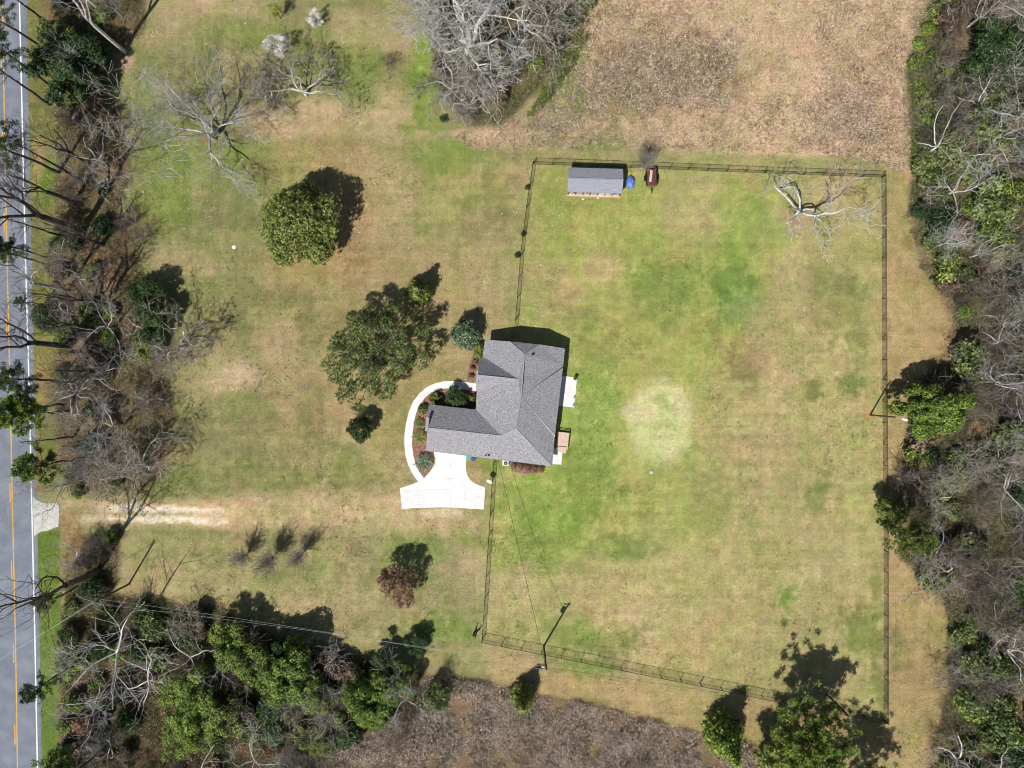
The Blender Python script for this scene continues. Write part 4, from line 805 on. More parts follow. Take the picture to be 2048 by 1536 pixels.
# hedge of trees at the bottom
for x_, y_, k, s_, z_, lab in [(452, 1298, 'ever1', 1.15, 5, 'bright green leafy tree at the upper left of the lower tree row'), (515, 1345, 'ever1', 1.2, 5, 'bright green leafy tree left in the middle clump of the lower row'), (590, 1340, 'ever1', 1.35, 5, 'bright green leafy tree right in the middle clump of the lower row'),
        (558, 1385, 'ever0', .85, 5, 'bright green tree at the foot of the middle clump'), (610, 1395, 'ever1', 1.0, 5, 'bright yellow-green tree lowest right in the middle clump'), (655, 1392, 'bushl', 1.3, 2, 'small bright bush between the two leafy clumps'), (730, 1395, 'ever1', 1.2, 5, 'bright green tree left in the right-hand leafy clump'),
        (785, 1372, 'ever0', .95, 5, 'bright green tree right in the right-hand leafy clump'), (745, 1440, 'ever1', .85, 4, 'bright green tree lowest in the right-hand leafy clump'), (375, 1400, 'ever0', 1.3, 6, 'wide bright green tree left of the shadowy gap in the lower wood'), (430, 1440, 'ever2', 1.1, 6, 'wide darker green tree lower right of the shadowy gap'),
        (370, 1470, 'ever0', 1.1, 6, 'wide bright green tree near the bottom edge in the lower wood'), (830, 1300, 'dark1', .62, 4, 'dark evergreen at the right end of the lower tree row'), (490, 1290, 'dark0', .7, 4, 'dark evergreen behind the upper left of the lower row'), (560, 1305, 'dark0', .8, 4, 'dark evergreen behind the middle of the lower row'), (640, 1315, 'bushb', 1.6, 2, 'brown leafy bush behind the lower tree row'),
        (770, 1335, 'dark0', .75, 4, 'dark evergreen behind the right-hand leafy clump'), (680, 1335, 'bushb', 1.7, 2, 'brown bushy shrub left of the right-hand leafy clump'), (545, 1475, 'bluegreen', 1.0, 3, 'pale blue-green shrub tree near the bottom edge'), (610, 1480, 'ever2', .8, 4, 'mid green tree near the bottom edge right of the pale shrub'), (640, 1500, 'ever2', .7, 4, 'mid green tree by the brown brush at the bottom edge'), (470, 1380, 'bushg', 1.5, 2, 'low green bush in the gap between leafy clumps')]:
    L(k, x_, y_, s_ * (.77 if 'bush' not in k else 1), None, 'evergreen_tree' if 'bush' not in k else 'bush', lab, 'bush' if 'bush' in k else 'tree', 'leafy trees of the lower row', crown_z=z_)
L('dead0', 270, 1280, 1.15, 5.3, 'bare_tree', 'white-limbed dead tree in the lower left wood', ); L('dead1', 320, 1325, .8, 1, 'bare_tree', 'white-limbed smaller dead tree right of the larger one in the lower left wood'); L('oak1', 585, 1510, .5, 0, 'bare_tree', 'small bare spreading tree at the bottom edge between the green trees'); L('gum0', 210, 1400, .8, 0, 'bare_tree', 'thin pale bare tree at the left edge of the lower left wood')
L('snag', 198, 1140, 1.0, 2.0, 'bare_tree', 'thick dark bare trunk leaning over the green road verge'); L('bushl', 203, 1080, 1.0, 0, 'bush', 'bright green bush among orange leaves by the gravel drive', 'bush', crown_z=3); L('scrub0', 218, 1085, 1.2, 0, 'bare_bush', 'bare brown bush right of the bright bush near the gravel drive', 'bush'); L('bushd', 190, 1180, 1.4, 0, 'bush', 'dark bush left of the lower left power pole', 'bush')
for x_, y_, k, s_, lab in [(158, 1171, 'pine1', .62, 'short pine leaning over the verge below the thick bare trunk'), (160, 1325, 'pine1', .8, 'pine with crown above the road edge in the lower left'), (190, 1462, 'pineb', .95, 'tall pine over the road near the lower left corner'), (215, 1490, 'pine0', .8, 'darker pine right of the tall one in the lower left corner'), (150, 1270, 'dark1', .45, 'small dark evergreen at the left edge of the lower left wood')]:
    L(k, x_, y_, s_, None, 'pine_tree' if 'pine' in k else 'evergreen_tree', lab, 'tree')
# roadside pines
for x_, y_, k, s_, lab in [(118, 60, 'pine1', 1.0, 'roadside pine nearest the top left corner'), (84, 95, 'pine0', .9, 'roadside pine crossing the white line near the top'), (108, 175, 'pine0', .95, 'roadside pine behind the dark evergreen mass'), (100, 210, 'trunkonly', .95, 'bare roadside pine trunk crossing the road below the dark evergreen mass'),
        (118, 345, 'pine0', 1.05, 'roadside pine with pale trunk crossing both lanes above the fork'), (158, 358, 'trunkonly', 1.0, 'long dark bare trunk over the road above the thick one'), (148, 406, 'snag', .75, 'mossy stub-topped trunk just above the thickest roadside trunk'), (165, 462, 'snag', 1.12, 'thickest dark roadside trunk reaching across the road'),
        (122, 472, 'trunkonly', .75, 'thin bare trunk below the thickest roadside trunk'), (92, 515, 'pine1', .7, 'slim pine over the white line left of the leaf-strewn clearing'), (95, 530, 'pine1', .8, 'slim pine just below another at the white line'), (138, 582, 'snag1', .8, 'pale grey forked trunk over the road below the clearing'), (88, 610, 'pine1', .4, 'short pine on the verge above the green bushes'),
        (178, 325, 'snag', .62, 'small dark trunk inside the roadside wood near the grey utility box'), (208, 490, 'snag', .6, 'dark trunk on the lawn side of the leaf-strewn clearing'), (212, 610, 'snag', .72, 'dark trunk in the middle of the leaf-strewn clearing'), (185, 655, 'snag', .65, 'dark trunk at the lower end of the leaf-strewn clearing'), (225, 745, 'snag', .7, 'dark trunk casting a long shadow above the rusty leaves'), (142, 692, 'snag', .95, 'dark forked leafless trunk crossing the yellow line'), (126, 762, 'pine0', .85, 'pine with tufted crown over the yellow line'), (138, 808, 'pineb', .95, 'pine with full green crown upper over the road'), (136, 822, 'pineb', 1.05, 'pine with full green crown lower over the road'), (150, 873, 'trunkonly', .7, 'bare thin trunk below the full green crowns'),
        (168, 915, 'pineb', .98, 'pine with light green crown above the drive apron'), (150, 965, 'gum1', .8, 'bare pale tree beside the drive apron'), (250, 104, 'snag1', .9, 'tall white leaning trunk at the top left lawn edge'), (207, 28, 'snag1', .6, 'short white trunk near the top left edge'), (140, 28, 'snag1', .8, 'white trunk between dark evergreens at the top left edge')]:
    L(k, x_, y_, s_, None, 'pine_tree' if 'pine' in k or k == 'trunkonly' else 'bare_tree', lab, 'tree', 'tall roadside trees leaning in view')
for x_, y_, k, s_, z_, lab in [(120, 150, 'dark0', 1.08, 6, 'large dark evergreen mass beside the road at upper left'), (150, 120, 'dark1', 1.1, 5, 'dark evergreen right of the large roadside one'), (90, 60, 'ever2', .8, 6, 'mid green evergreen near the top left corner'), (70, 40, 'dark1', .5, 6, 'dark evergreen against the white line near the top'), (190, 95, 'dark1', .5, 3, 'small dark evergreen at the upper left lawn edge'),
        (290, 590, 'dark1', .75, 4, 'dark evergreen on the lawn side of the left wood'), (305, 640, 'dark0', .7, 4, 'second dark evergreen below it on the lawn side of the left wood'), (285, 690, 'ever2', .6, 4, 'mid green evergreen between the left wood bare trees'), (290, 470, 'scrub0', 1.0, 1, 'leafless bush standing in for a shadow at the lawn side near the leaf-strewn clearing'), (268, 440, 'scrub1', .8, 1, 'smaller leafless bush above it, also standing in for shadow at the lawn side clearing'), (100, 640, 'bushd', 1.6, 1.5, 'green-black bush on the verge left of the wood'), (130, 655, 'bushg', 1.4, 1.5, 'green bush on the verge beside the dark bush')]:  # both scrub bushes here are added stand-ins for dark spots of shadow
    isb = 'bush' in k or 'scrub' in k; L(k, x_, y_, s_, None, 'bush' if isb else 'evergreen_tree', lab, 'bush' if isb else 'tree', crown_z=z_)
for x_, y_, k, s_, lab in [(372, 695, 'oak1', .95, 'mossy bare tree at the lawn edge casting a fan shadow on the left lawn'), (300, 930, 'oak4', 1.05, 'mossy bare tree nearest the gravel drive with long fan shadow'), (250, 850, 'gum2', .9, 'pale bare tree above the one nearest the gravel drive'), (180, 785, 'dead1', .85, 'white-branched leafless tree among rusty leaves'), (165, 830, 'gum3', .7, 'thin white bare tree just below the rusty leaves'), (250, 950, 'oak3', .7, 'low mossy tree left of the one nearest the gravel drive'), (215, 330, 'gum0', .8, 'bare tree at the upper left lawn edge with dark shadow'), (170, 560, 'oak2', .7, 'crooked bare tree by the leaf-strewn clearing')]:
    L(k, x_, y_, s_, None, 'bare_tree', lab, 'tree')
# oak cluster at top centre
for x_, y_, k, s_, lab in [(938, 105, 'bigoak', 1.05, 'huge pale spreading bare oak in the top centre cluster'), (877, 85, 'oak2', .9, 'bare tree with white forked trunk at the left of the oak cluster'), (905, 185, 'oak0', .75, 'mossy bare tree at the lower left of the oak cluster'), (940, 215, 'oak3', .75, 'mossy bare tree lowest in the oak cluster'), (965, 185, 'oak4', .8, 'fuzzy brown-grey tree at lower right of the oak cluster'), (1050, 60, 'oak0', 1.1, 'mossy bare tree at the right of the oak cluster'), (1100, 40, 'oak4', 1.0, 'mossy bare tree at the upper right of the oak cluster'), (930, 25, 'oak1', 1.1, 'mossy bare tree at the top edge above the huge oak'), (985, -30, 'bigoak', .8, 'large bare oak cut off by the top edge'), (1030, 130, 'gum2', .6, 'thin bare tree at the green rim of the oak cluster')]:
    L(k, x_, y_, s_, None, 'bare_oak', lab, 'tree', 'bare oaks in the top centre cluster')
for x_, y_, k, s_, lab in [(1120, 45, 'busho', 1.2, 'olive bush at the upper right rim of the oak cluster'), (1165, 10, 'busho', 1.1, 'olive bush touching the top edge beside the dry field'), (1110, 95, 'bushd', 1.0, 'dark green bush on the right rim of the oak cluster'), (1075, 130, 'bushg', 1.1, 'green bush on the lower right rim of the oak cluster'), (960, 150, 'bushg', .9, 'green bush under the middle of the oak cluster'), (900, 95, 'bushd', .8, 'dark bush under the left of the oak cluster'), (950, 190, 'bushd', 1.0, 'dark bush under the lowest oaks'), (1000, 190, 'bushb', 1.4, 'brown bush at the lower right of the oak cluster'), (890, 240, 'bushd', .45, 'tiny dark bush on the lawn below the oak cluster'), (880, 140, 'bushb', 1.1, 'brown bush at the left rim of the oak cluster'), (1020, 100, 'bushd', 1.1, 'dark bush under the right of the oak cluster')]:
    L(k, x_, y_, s_, None, 'bush', lab, 'bush', 'bushes under the top centre oaks')
# garden plants by the house
for cx, cy, k, s_, lab in [(318, 606, 'hedgeg', 1.05, 'round green shrub left of the big round one by the walkway'), (470, 605, 'topiary', 1.0, 'big round clipped shrub inside the curved walkway'), (597, 606, 'hedgeg', .8, 'small round green shrub between the big one and the front door'), (215, 685, 'hedgeg', .85, 'small round shrub at the left end of the garage wall'), (655, 215, 'hedgeg', 1.0, 'green shrub at the upper left corner of the house'), (640, 265, 'hedgeg', .8, 'lower green shrub in the red mulch strip'), (615, 320, 'hedger', .9, 'reddish shrub highest in the mulch strip'), (600, 370, 'hedger', .8, 'reddish shrub in the middle of the mulch strip'), (590, 430, 'hedger', .8, 'reddish shrub lowest in the mulch strip'), (350, 540, 'hedger', .5, 'tiny bronze plant beside the curved walkway')]:
    L(k, *hp(cx, cy), s_, None, 'shrub', lab, 'shrub', 'clipped shrubs round the house')
for k in range(5): L('hedger', *hp(915 + k * 52, 1118 + k * 7), 1.0, None, 'shrub', ['leftmost', 'second from left', 'middle', 'second from right', 'rightmost'][k] + ' of five low red-brown shrubs along the south wall', 'shrub', 'red-brown shrubs along the south wall')
def palm(px, py, r, label, m=m_lgrey, nf=34, h=.7):
    o = empty('palm', P(px, py), label, 'palm', 'spiky palms beside the garage'); MB().tube((0, 0, -.02), (0, 0, h), .13, .1).build('trunk', m_barkbrown, o)
    rg = random.Random(px); mb = MB()
    for k in range(nf):
        a = k * 2.4; L_ = r * rg.uniform(.75, 1.1); el = rg.uniform(-.05, .9); d = Vector((math.cos(a), math.sin(a), 0)); sd_ = Vector((-d.y, d.x, 0)); prev = Vector((0, 0, h)); w0 = .02
        pts = []
        for j in range(6): t = j / 5; pts.append(Vector((0, 0, h)) + d * L_ * t * math.cos(el * (1 - .3 * t)) + Vector((0, 0, L_ * (math.sin(el) * t - .55 * t * t))))
        for j in range(5):
            for i_ in range(3):
                t = (j + i_ / 3) / 5; p = pts[j].lerp(pts[j + 1], i_ / 3); ll = .38 * r * math.sin(math.pi * min(1, t * .85 + .12)) * .55
                for s in (-1, 1): mb.add([p, p + d * .05, p + sd_ * s * ll + d * ll * .7 - Vector((0, 0, ll * .25))], [(0, 1, 2)])
            mb.add([pts[j] - sd_ * .02, pts[j] + sd_ * .02, pts[j + 1] + sd_ * .015, pts[j + 1] - sd_ * .015], [(0, 1, 2, 3)])
    mb.build('fronds', m, o)
palm(*hp(225, 1085), 1.65, 'large blue-green spiky palm between walkway and driveway'); palm(*hp(190, 895), 1.3, 'green spiky palm in the middle of the garage-side bed', m_lmid, 26); palm(*hp(190, 790), 1.0, 'smallest spiky palm highest in the garage-side bed', m_lmid, 20, .4)
V, F = leafy_cloud([(0, 0, .5, .28, .28, .3)], np.random.default_rng(5), 10, .07, .14); npmesh('foliage', V, F, m_lmid, pot)
# weathered stump, small ground things
st_ = empty('tree_stump', P(950, 1266), 'reddish-brown splintered stump with upright stubs left of the yard fence corner', 'stump')
MB().tube((0, 0, -.02), (.05, .05, .5), .3, .22).build('trunk', m_lrust, st_)
for a_, h_ in ((.2, 1.6), (2.6, 2.2), (4.2, 1.2), (5.3, 1.7)): MB().tube((.1 * math.cos(a_), .1 * math.sin(a_), .4), (.45 * math.cos(a_), .45 * math.sin(a_), h_), .12, .05, n=6).build('stub', m_barkbrown, st_)
for x_, y_, r_, lab in ((468.5, 494.5, .27, 'round white cover in the grass left of the large round tree'), (1303, 944, .28, 'round pale grey cover in the grass below the bleached grass ring')):
    o = tag(MB().lathe((0, 0, 0), [(r_ * 1.1, -.02), (r_ * 1.1, .06), (r_, .16), (r_ * .3, .19)], 18).build('well_cover', m_white if x_ < 900 else m_metal, None), lab, 'cover'); o.location = P(x_, y_)
ub = empty('utility_box', P(155, 238), 'grey utility box with a red post in the upper left wood', 'utility box', rz=R(-30)); MB().box((0, 0, .5), (.4, .75, 1.0)).build('cabinet', m_metal, ub); MB().box((.3, .1, .6), (.08, .08, 1.2)).build('marker_post', m_red, ub)
for x_, y_, r_, lab in ((288, 384, .16, 'pale rock on the left lawn edge'), (160, 190, .4, 'pale split log chunk in the upper left wood'), (1166, 398, .2, 'pale flower-like rock left below the shed wall'), (1196, 396, .2, 'pale rock right below the shed wall')):
    vs = []; rg = random.Random(x_); N = 8
    o = MB().lathe((0, 0, 0), [(r_ * .8, -.02), (r_, .08), (r_ * .7, .2), (r_ * .2, .26)], 8).build('rock', m_rock, None)
    for v in o.data.vertices: v.co *= 1 + rg.uniform(-.22, .22)
    o.location = P(x_, y_); tag(o, lab, 'rock')

# ---------------- woodland fill
def lerp_edge(py): return np.interp(py, [y for x, y in EDG], [x for x, y in EDG]) + 5
def sample(poly, n, mind, seed, ybnd=(-60, 1600), xb=(-80, 2130), inset=0):
    rg = random.Random(seed); xs = [p[0] for p in poly]; ys = [p[1] for p in poly]; out = []; tries = 0
    x0, x1 = max(min(xs), xb[0]), min(max(xs), xb[1]); y0, y1 = max(min(ys), ybnd[0]), min(max(ys), ybnd[1])
    while len(out) < n and tries < n * 60:
        tries += 1; x_, y_ = rg.uniform(x0, x1), rg.uniform(y0, y1)
        if not inpoly(np.array(x_), np.array(y_), poly): continue
        if inset and dline(np.array(x_), np.array(y_), poly, True) < inset: continue
        if any((x_ - a) ** 2 + (y_ - b) ** 2 < mind ** 2 for a, b in out): continue
        out.append((x_, y_))
    return out
KD = {'oak0': ('mossy bare tree', 8, 11), 'oak1': ('mossy bare tree', 8, 11), 'oak2': ('twisted bare tree', 7, 10), 'oak3': ('mossy bare tree', 8, 11), 'oak4': ('mossy bare tree', 8, 11), 'gum0': ('slender bare tree', 9, 12), 'gum1': ('slender bare tree', 9, 12), 'gum2': ('slender bare tree', 9, 12), 'gum3': ('slender bare tree', 9, 12),
      'dead0': ('white dead tree', 9, 12), 'dead1': ('white dead tree', 9, 12), 'scrub0': ('leafless brown bush', 1, 1), 'scrub1': ('leafless brown bush', 1, 1), 'scrub2': ('leafless brown bush', 1, 1), 'bushg': ('green bush', 1, 1), 'bushb': ('brown bush', 1, 1), 'busho': ('olive bush', 1, 1), 'bushr': ('rust-coloured bush', 1, 1), 'bushd': ('dark green bush', 1, 1),
      'bushl': ('bright green bush', 1, 1), 'ever2': ('green evergreen', 1, 1), 'dark0': ('dark evergreen', 1, 1), 'dark1': ('dark evergreen', 1, 1), 'pine3': ('pine', 1, 1)}
CELL = {}
def scatter(pts, kinds, smin, smax, seed, where, group):
    rg = random.Random(seed)
    for x_, y_ in pts:
        if group == 'bare trees of the right wood' and math.hypot(x_ - 1880, y_ - 800) < 85: continue
        k = rg.choices([a for a, b in kinds], [b for a, b in kinds])[0]; s = rg.uniform(smin, smax)
        if 'bush' in k or 'scrub' in k: s *= 1.15
        what = KD[k][0]; cat = 'bush' if 'bush' in what else 'tree'
        o = plant(k, x_, y_, s, rg.random() * 6.28, what.replace('-', '_').replace(' ', '_') if cat == 'bush' else what.replace(' ', '_'), '', cat, group, sz=rg.uniform(.85, 1.1))
        CELL.setdefault((what, where(x_, y_), ''), []).append((y_, x_, o))
def w_right(x, y):
    a = 'beside dry field' if y < 300 else 'right of upper fence corner' if y < 520 else 'above green edge pine' if y < 740 else 'around green edge pine' if y < 930 else 'by fence-hugging pine' if y < 1130 else 'level with lower fence' if y < 1350 else 'near bottom corner'
    return ('right wood edge, ' if x < 1935 else 'deep in right wood, ') + a
def w_left(x, y):
    a = 'near top edge' if y < 170 else 'by grey utility box' if y < 320 else 'by thickest leaning trunk' if y < 520 else 'by leaf-strewn clearing' if y < 700 else 'among rusty leaves' if y < 870 else 'above gravel drive'
    return 'roadside wood ' + a + (', lawn side' if x > 215 else ', road side')
def w_low(x, y):
    a = 'by gravel drive' if y < 1190 else 'along lawn' if y < 1310 else 'in middle' if y < 1430 else 'near bottom edge'
    return ('lower wood, left part ' if x < 330 else 'lower wood, central part ' if x < 600 else 'lower wood, right part ') + a
BARE = [('oak0', 2), ('oak1', 2), ('oak3', 2), ('oak4', 2), ('oak2', 1), ('gum0', 3), ('gum1', 3), ('gum2', 3), ('gum3', 3), ('dead0', 1), ('dead1', 1)]
BUSH = [('bushl', 2), ('bushg', 4), ('bushb', 2), ('busho', 6), ('bushr', 1), ('bushd', 3), ('scrub0', 3), ('scrub1', 3), ('scrub2', 3)]
scatter(sample(RIGHTWOOD, 50, 40, 1, xb=(1840, 2110), inset=16), BARE, .6, 1.0, 2, w_right, 'bare trees of the right wood')
scatter(sample(RIGHTWOOD, 130, 21, 3, xb=(1800, 2090), inset=4), BUSH, .8, 1.9, 4, w_right, 'bushes of the right wood')
scatter([(1836, 90), (1850, 60), (1866, 30), (1832, 170), (1840, 205), (1846, 240), (1838, 280), (1852, 310), (1870, 215), (1872, 270), (1862, 120), (1884, 90), (1835, 330), (1866, 345), (1890, 300), (1828, 130)], [('busho', 5), ('bushg', 2), ('bushl', 1)], .7, 1.15, 15, w_right, 'green clumps of the right wood')
scatter([(1880, 150), (1900, 185), (1950, 130), (1935, 420), (1870, 395), (2010, 760), (1960, 700), (2030, 1240), (1990, 1330), (2040, 300)], [('bushl', 3), ('bushg', 1), ('dark1', 1)], .9, 1.4, 5, w_right, 'green clumps of the right wood')
scatter(sample(LEFTWOOD, 10, 60, 6, inset=14), BARE, .5, .85, 7, w_left, 'bare trees of the roadside wood')
scatter(sample(LEFTWOOD, 38, 30, 8, inset=6), BUSH + [('bushr', 3)], .6, 1.25, 9, w_left, 'bushes of the roadside wood')
scatter(sample(LOWLEFT, 18, 56, 10, inset=20), BARE, .45, .8, 11, w_low, 'bare trees of the lower wood')
scatter(sample(LOWLEFT, 85, 24, 12, inset=8), BUSH + [('bushb', 3)], .7, 1.5, 13, w_low, 'bushes of the lower wood')
ORD = ['highest', 'second highest', 'third highest', 'fourth highest', 'fifth highest', 'sixth highest', 'seventh highest', 'eighth highest', 'ninth highest', 'tenth highest', 'eleventh highest', 'twelfth highest', 'thirteenth highest', 'fourteenth highest']
for (what, wh, g), lst in CELL.items():
    lst.sort(key=lambda t: t[0])
    if len(lst) == 2 and abs(lst[0][0] - lst[1][0]) < 1: pass
    for i, (y_, x_, o) in enumerate(lst): o['label'] = what + ' ' + wh if len(lst) == 1 else (what + ' ' + wh + ', ' + ORD[min(i, 13)] + (' of them' if len(lst) > 2 else ' of two'))

# ---------------- uncountable ground cover
def scatter_pts(poly, n, rg, clip=(-60, 2110, -60, 1600), inset=0):
    xs = [p[0] for p in poly]; ys = [p[1] for p in poly]; x0, x1 = max(min(xs), clip[0]), min(max(xs), clip[1]); y0, y1 = max(min(ys), clip[2]), min(max(ys), clip[3])
    px = rg.uniform(x0, x1, n); py = rg.uniform(y0, y1, n); X = (px - 1024) * SC; Y = (768 - py) * SC
    d = polymask(px, py, poly) + (fbm(X, Y, 3, 2, 3) - .5) * 22; k = d > inset; return X[k], Y[k], px[k], py[k]
rg = np.random.default_rng(101)
# dry grass of the field: tussocks of leaning blades
X, Y, px, py = scatter_pts(DRYFIELD, 52000, rg); tall = sstep(.35, .65, fbm(X, Y, 8, 3))
k = 5; i = np.repeat(np.arange(len(X)), k); B = np.stack([X[i] + rg.normal(size=len(i)) * .09, Y[i] + rg.normal(size=len(i)) * .09, np.zeros(len(i))], 1)
V, F = blades(B, (.09 + .17 * rg.random(len(i))) * (.6 + .6 * tall[i]), .035 + .03 * rg.random(len(i)), 1.4, rg)
tag(npmesh('dry_grass', V, F, m_tannsg), 'tall dry tan grass covering the rough field at the top right', 'grass', kind='stuff')
# lawn: short tufts carrying the colour of the turf they grow in
X = rg.uniform(-78, 78, 210000); Y = rg.uniform(-59, 59, 210000); px = X / SC + 1024; py = 768 - Y / SC
ok = (px > lerp_edge(py)) & ~inpoly(px, py, RIGHTWOOD) & ~inpoly(px, py, BRUSH) & ~inpoly(px, py, LOWLEFT) & ~inpoly(px, py, DRYFIELD)
for q_ in ([hp(*p) for p in drv], [hp(*p) for p in wo_ + wi_], [hp(*p) for p in [(240, 640), (620, 690), (640, 290), (690, 150), (1305, 215), (1400, 440), (1290, 1110), (240, 1010)]], [(64, 990), (120, 1004), (120, 1056), (66, 1076)], [(1131, 344), (1243, 344), (1243, 394), (1131, 392)]): ok &= ~inpoly(px, py, q_)
ok &= ~((np.abs(py - 1015) < 9) & (px > 180) & (px < 440)) & ~((np.abs(py - 1038) < 8) & (px > 160) & (px < 430)); ok &= fbm(X, Y, 2.2, 3, 3) > .40
X, Y = X[ok], Y[ok]; k = 3; i = np.repeat(np.arange(len(X)), k); n_ = len(i)
B = np.stack([X[i] + rg.normal(size=n_) * .07, Y[i] + rg.normal(size=n_) * .07, np.zeros(n_)], 1); V, F = blades(B, .03 + .05 * rg.random(n_), .03 + .04 * rg.random(n_), 1.8, rg)
xi = np.clip(np.searchsorted(GX[0], X), 0, GX.shape[1] - 1); yi = np.clip(np.searchsorted(GY[:, 0], Y), 0, GX.shape[0] - 1); cc = GC[yi, xi] * (.42 + 1.3 * rg.random((len(X), 1))) * (1 + .14 * rg.normal(size=(len(X), 3)) * np.array([[1, .3, .8]]))
cv = np.repeat(np.clip(cc[i], 0, 1), 3, 0)
mt = bpy.data.materials.new('turf_tuft'); mt.use_nodes = True; at_ = mt.node_tree.nodes.new('ShaderNodeAttribute'); at_.attribute_name = 'tint'; bs = mt.node_tree.nodes['Principled BSDF']; bs.inputs['Roughness'].default_value = .9; mt.node_tree.links.new(at_.outputs['Color'], bs.inputs['Base Color'])
go = npmesh('grass', V, F, mt); go.data.color_attributes.new('tint', 'FLOAT_COLOR', 'POINT').data.foreach_set('color', np.concatenate([cv, np.ones((len(cv), 1))], 1).astype(np.float32).ravel())
LAWNOK = lambda px, py: (px > lerp_edge(py)) & ~inpoly(px, py, RIGHTWOOD) & ~inpoly(px, py, BRUSH) & ~inpoly(px, py, LOWLEFT) & ~inpoly(px, py, DRYFIELD) & ~inpoly(px, py, [hp(*p) for p in [(30, 640), (600, 690), (600, 140), (1410, 200), (1410, 1120), (700, 1120), (700, 1470), (30, 1470)]]) & ~inpoly(px, py, [(60, 985), (450, 1005), (450, 1050), (60, 1080)])
X = rg.uniform(-78, 78, 24000); Y = rg.uniform(-59, 59, 24000); px = X / SC + 1024; py = 768 - Y / SC; ok = LAWNOK(px, py) & (fbm(X, Y, 6, 1, 4) + .12 * rg.random(len(X)) > .66); X, Y = X[ok], Y[ok]
i = np.repeat(np.arange(len(X)), 7); n_ = len(i); C_ = np.stack([X[i] + rg.normal(size=n_) * .13, Y[i] + rg.normal(size=n_) * .13, .03 + .07 * rg.random(n_)], 1); V, F = cards(C_, .05 + .06 * rg.random(n_), rg.normal(size=(n_, 3)) * .6 + np.array([[0, 0, .9]]), rg, .4)
tag(npmesh('weeds', V, F, m_lmid), 'small dark green weed clumps dotted over the lawns', 'weeds', kind='stuff')
X = rg.uniform(-78, 78, 9000); Y = rg.uniform(-59, 59, 9000); px = X / SC + 1024; py = 768 - Y / SC; ok = LAWNOK(px, py) & (fbm(X, Y, 9, 4, 3) + .2 * rg.random(len(X)) > .58); X, Y = X[ok], Y[ok]; n_ = len(X)
V, F = cards(np.stack([X, Y, .03 + .04 * rg.random(n_)], 1), .05 + .08 * rg.random(n_), rg.normal(size=(n_, 3)) * .3 + np.array([[0, 0, 1.]]), rg, .5)
tag(npmesh('leaf_litter', V, F, mat('straw_pale', [(.35, .26, .16), (.62, .52, .36), (.80, .74, .60)], 1, island=.9)), 'pale dry leaves and straw bits strewn over the lawns', 'leaves', kind='stuff')
tag(go, 'short mown grass tufts over the lawns and the fenced yard', 'grass', kind='stuff')
# fallen leaves and twigs on every woodland floor, spilling a little over the edges
X = rg.uniform(-82, 82, 260000); Y = rg.uniform(-62, 62, 260000); px = X / SC + 1024; py = 768 - Y / SC; jx = (fbm(X, Y, 4, 2) - .5) * 60; ok = np.zeros(len(X), bool)
for q_ in (RIGHTWOOD, LEFTWOOD, LOWLEFT, TOPOAK, BRUSH): ok |= polymask(px + jx, py + jx, q_) > -6
ok &= px > lerp_edge(py); X, Y = X[ok], Y[ok]; n_ = len(X)
V, F = cards(np.stack([X, Y, .03 + .10 * rg.random(n_)], 1), .05 + .07 * rg.random(n_), rg.normal(size=(n_, 3)) * .5 + np.array([[0, 0, 1.]]), rg, .45)
pal = np.array([(.30, .20, .13), (.44, .33, .24), (.16, .11, .07), (.10, .11, .05), (.24, .25, .10), (.60, .48, .38), (.34, .17, .08), (.07, .06, .045)]); pz = np.clip((fbm(X, Y, 5, 4) - .3) * 12 + rg.normal(size=n_) * 2.2, 0, 7.99).astype(int)
cv = np.repeat(np.clip(pal[pz] * (.6 + .8 * rg.random((n_, 1))), 0, 1), 4, 0)
lo = npmesh('leaf_litter', V, F, mt); lo.data.color_attributes.new('tint', 'FLOAT_COLOR', 'POINT').data.foreach_set('color', np.concatenate([cv, np.ones((len(cv), 1))], 1).astype(np.float32).ravel())
tag(lo, 'brown fallen leaves scattered over the woodland floors', 'leaves', kind='stuff')
def dens_ell(px, py, E): 
    m = np.zeros(len(px))
    for cx, cy, rx, ry in E: m = np.maximum(m, 1 - np.hypot((px - cx) / rx, (py - cy) / ry))
    return m
X, Y, px, py = scatter_pts(DRYFIELD, 26000, rg); m_ = dens_ell(px, py, [(1330, 140, 230, 140), (1180, 180, 120, 100), (1700, 230, 90, 90), (1640, 60, 20, 20), (1130, 240, 90, 60)]) + (fbm(X, Y, 5, 1) - .5) * 1.4; kk = m_ > .36; X, Y = X[kk], Y[kk]
k = 8; i = np.repeat(np.arange(len(X)), k); B = np.stack([X[i] + rg.normal(size=len(i)) * .14, Y[i] + rg.normal(size=len(i)) * .14, np.zeros(len(i))], 1)
V, F = blades(B, .12 + .25 * rg.random(len(i)), .028 + .02 * rg.random(len(i)), 1.5, rg)
tag(npmesh('field_weeds', V, F, m_brush), 'dark withered weeds patching the dry field', 'weeds', kind='stuff')
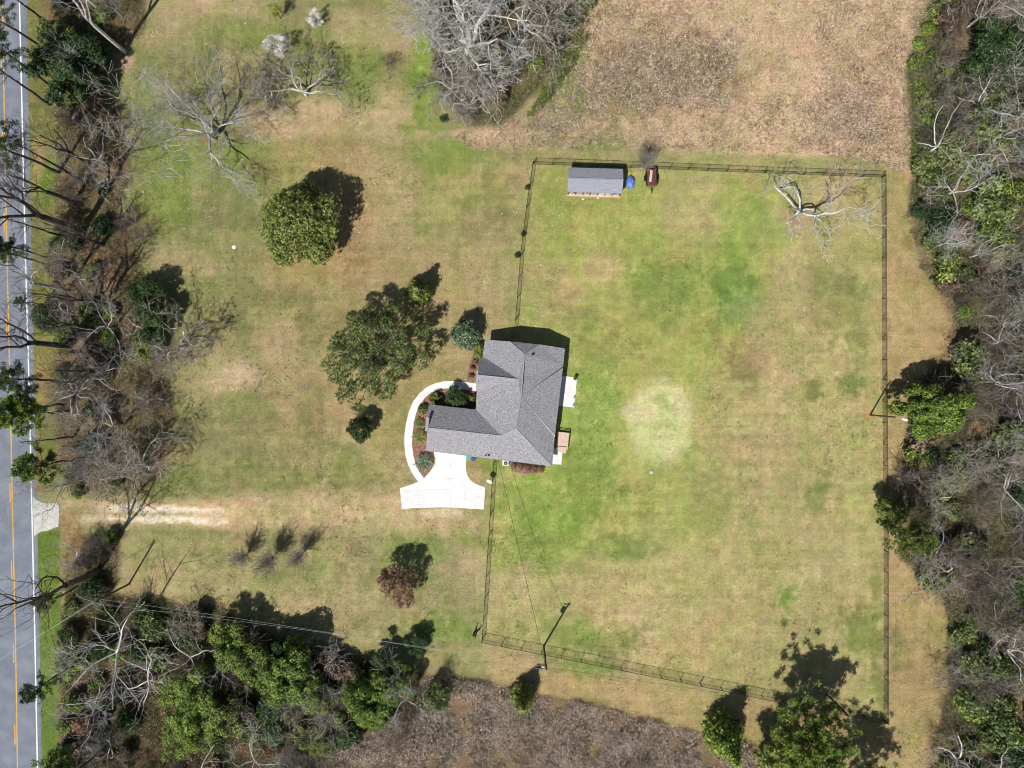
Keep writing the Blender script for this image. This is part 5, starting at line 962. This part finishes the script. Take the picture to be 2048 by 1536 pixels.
# brush at the bottom and under the woods
def cover(name, poly, n, m, label, cat, hmax, k=9, size=.1, bl=.5, inset=0, gap=.35):
    X, Y, px, py = scatter_pts(poly, n, rg, inset=inset); g = fbm(X, Y, 2.4, 5, 3); kk = g > gap; X, Y, g = X[kk], Y[kk], g[kk]; hh = hmax * (.25 + sstep(gap, .75, g)) * (.5 + .7 * rg.random(len(X)))
    i = np.repeat(np.arange(len(X)), k); n_ = len(i); off = rg.normal(size=(n_, 3)) * .22; C = np.stack([X[i], Y[i], hh[i]], 1) * np.array([[1, 1, .75]]) + off * np.array([[1, 1, .6]]); C[:, 2] = np.maximum(C[:, 2], .04)
    V1, F1 = cards(C, size * (.5 + rg.random(n_)), rg.normal(size=(n_, 3)) * .7 + np.array([[0, 0, .8]]), rg, .35)
    j = np.repeat(np.arange(len(X)), max(1, int(k * bl))); B = np.stack([X[j] + rg.normal(size=len(j)) * .15, Y[j] + rg.normal(size=len(j)) * .15, np.zeros(len(j))], 1)
    V2, F2 = blades(B, hh[j] * 1.3 + .1, .018 + .015 * rg.random(len(j)), 1.1, rg)
    tag(npmesh(name, np.concatenate([V1, V2]), [F1, F2 + len(V1)], m), label, cat, kind='stuff')
cover('dry_brush', BRUSH, 24000, m_brush, 'dense brown dead brush below the bottom fence', 'brush', .8, gap=.3, size=.09)
cover('undergrowth', RIGHTWOOD, 46000, m_under, 'tangled undergrowth of the wood on the right', 'undergrowth', .9, gap=.34)
cover('undergrowth', LEFTWOOD, 11000, m_under, 'tangled undergrowth of the roadside wood', 'undergrowth', .5, gap=.44)
cover('undergrowth', LOWLEFT, 26000, m_under, 'tangled undergrowth of the lower left wood', 'undergrowth', .8, gap=.36)
cover('undergrowth', TOPOAK, 9000, m_under, 'low undergrowth beneath the top centre oaks', 'undergrowth', .6, gap=.42)
# low green weeds along field rims
for poly, lab in (([(1060, 215), (1100, 150), (1135, 100), (1160, 60), (1180, 70), (1150, 130), (1110, 190), (1080, 225), (1040, 240)], 'bright weeds along the right rim of the oak cluster'), ([(1830, 130), (1900, 110), (1920, 250), (1880, 330), (1825, 330), (1822, 230)], 'olive weeds at the edge between dry field and right wood')):
    X, Y, px, py = scatter_pts(poly, 2600 if 'oak' in lab else 5000, rg); i = np.repeat(np.arange(len(X)), 7); n_ = len(i)
    C = np.stack([X[i] + rg.normal(size=n_) * .15, Y[i] + rg.normal(size=n_) * .15, .1 + .45 * rg.random(n_)], 1); V, F = cards(C, .07 + .07 * rg.random(n_), rg.normal(size=(n_, 3)) * .6 + np.array([[0, 0, .8]]), rg, .4)
    tag(npmesh('weeds', V, F, m_green_weed), lab, 'weeds', kind='stuff')
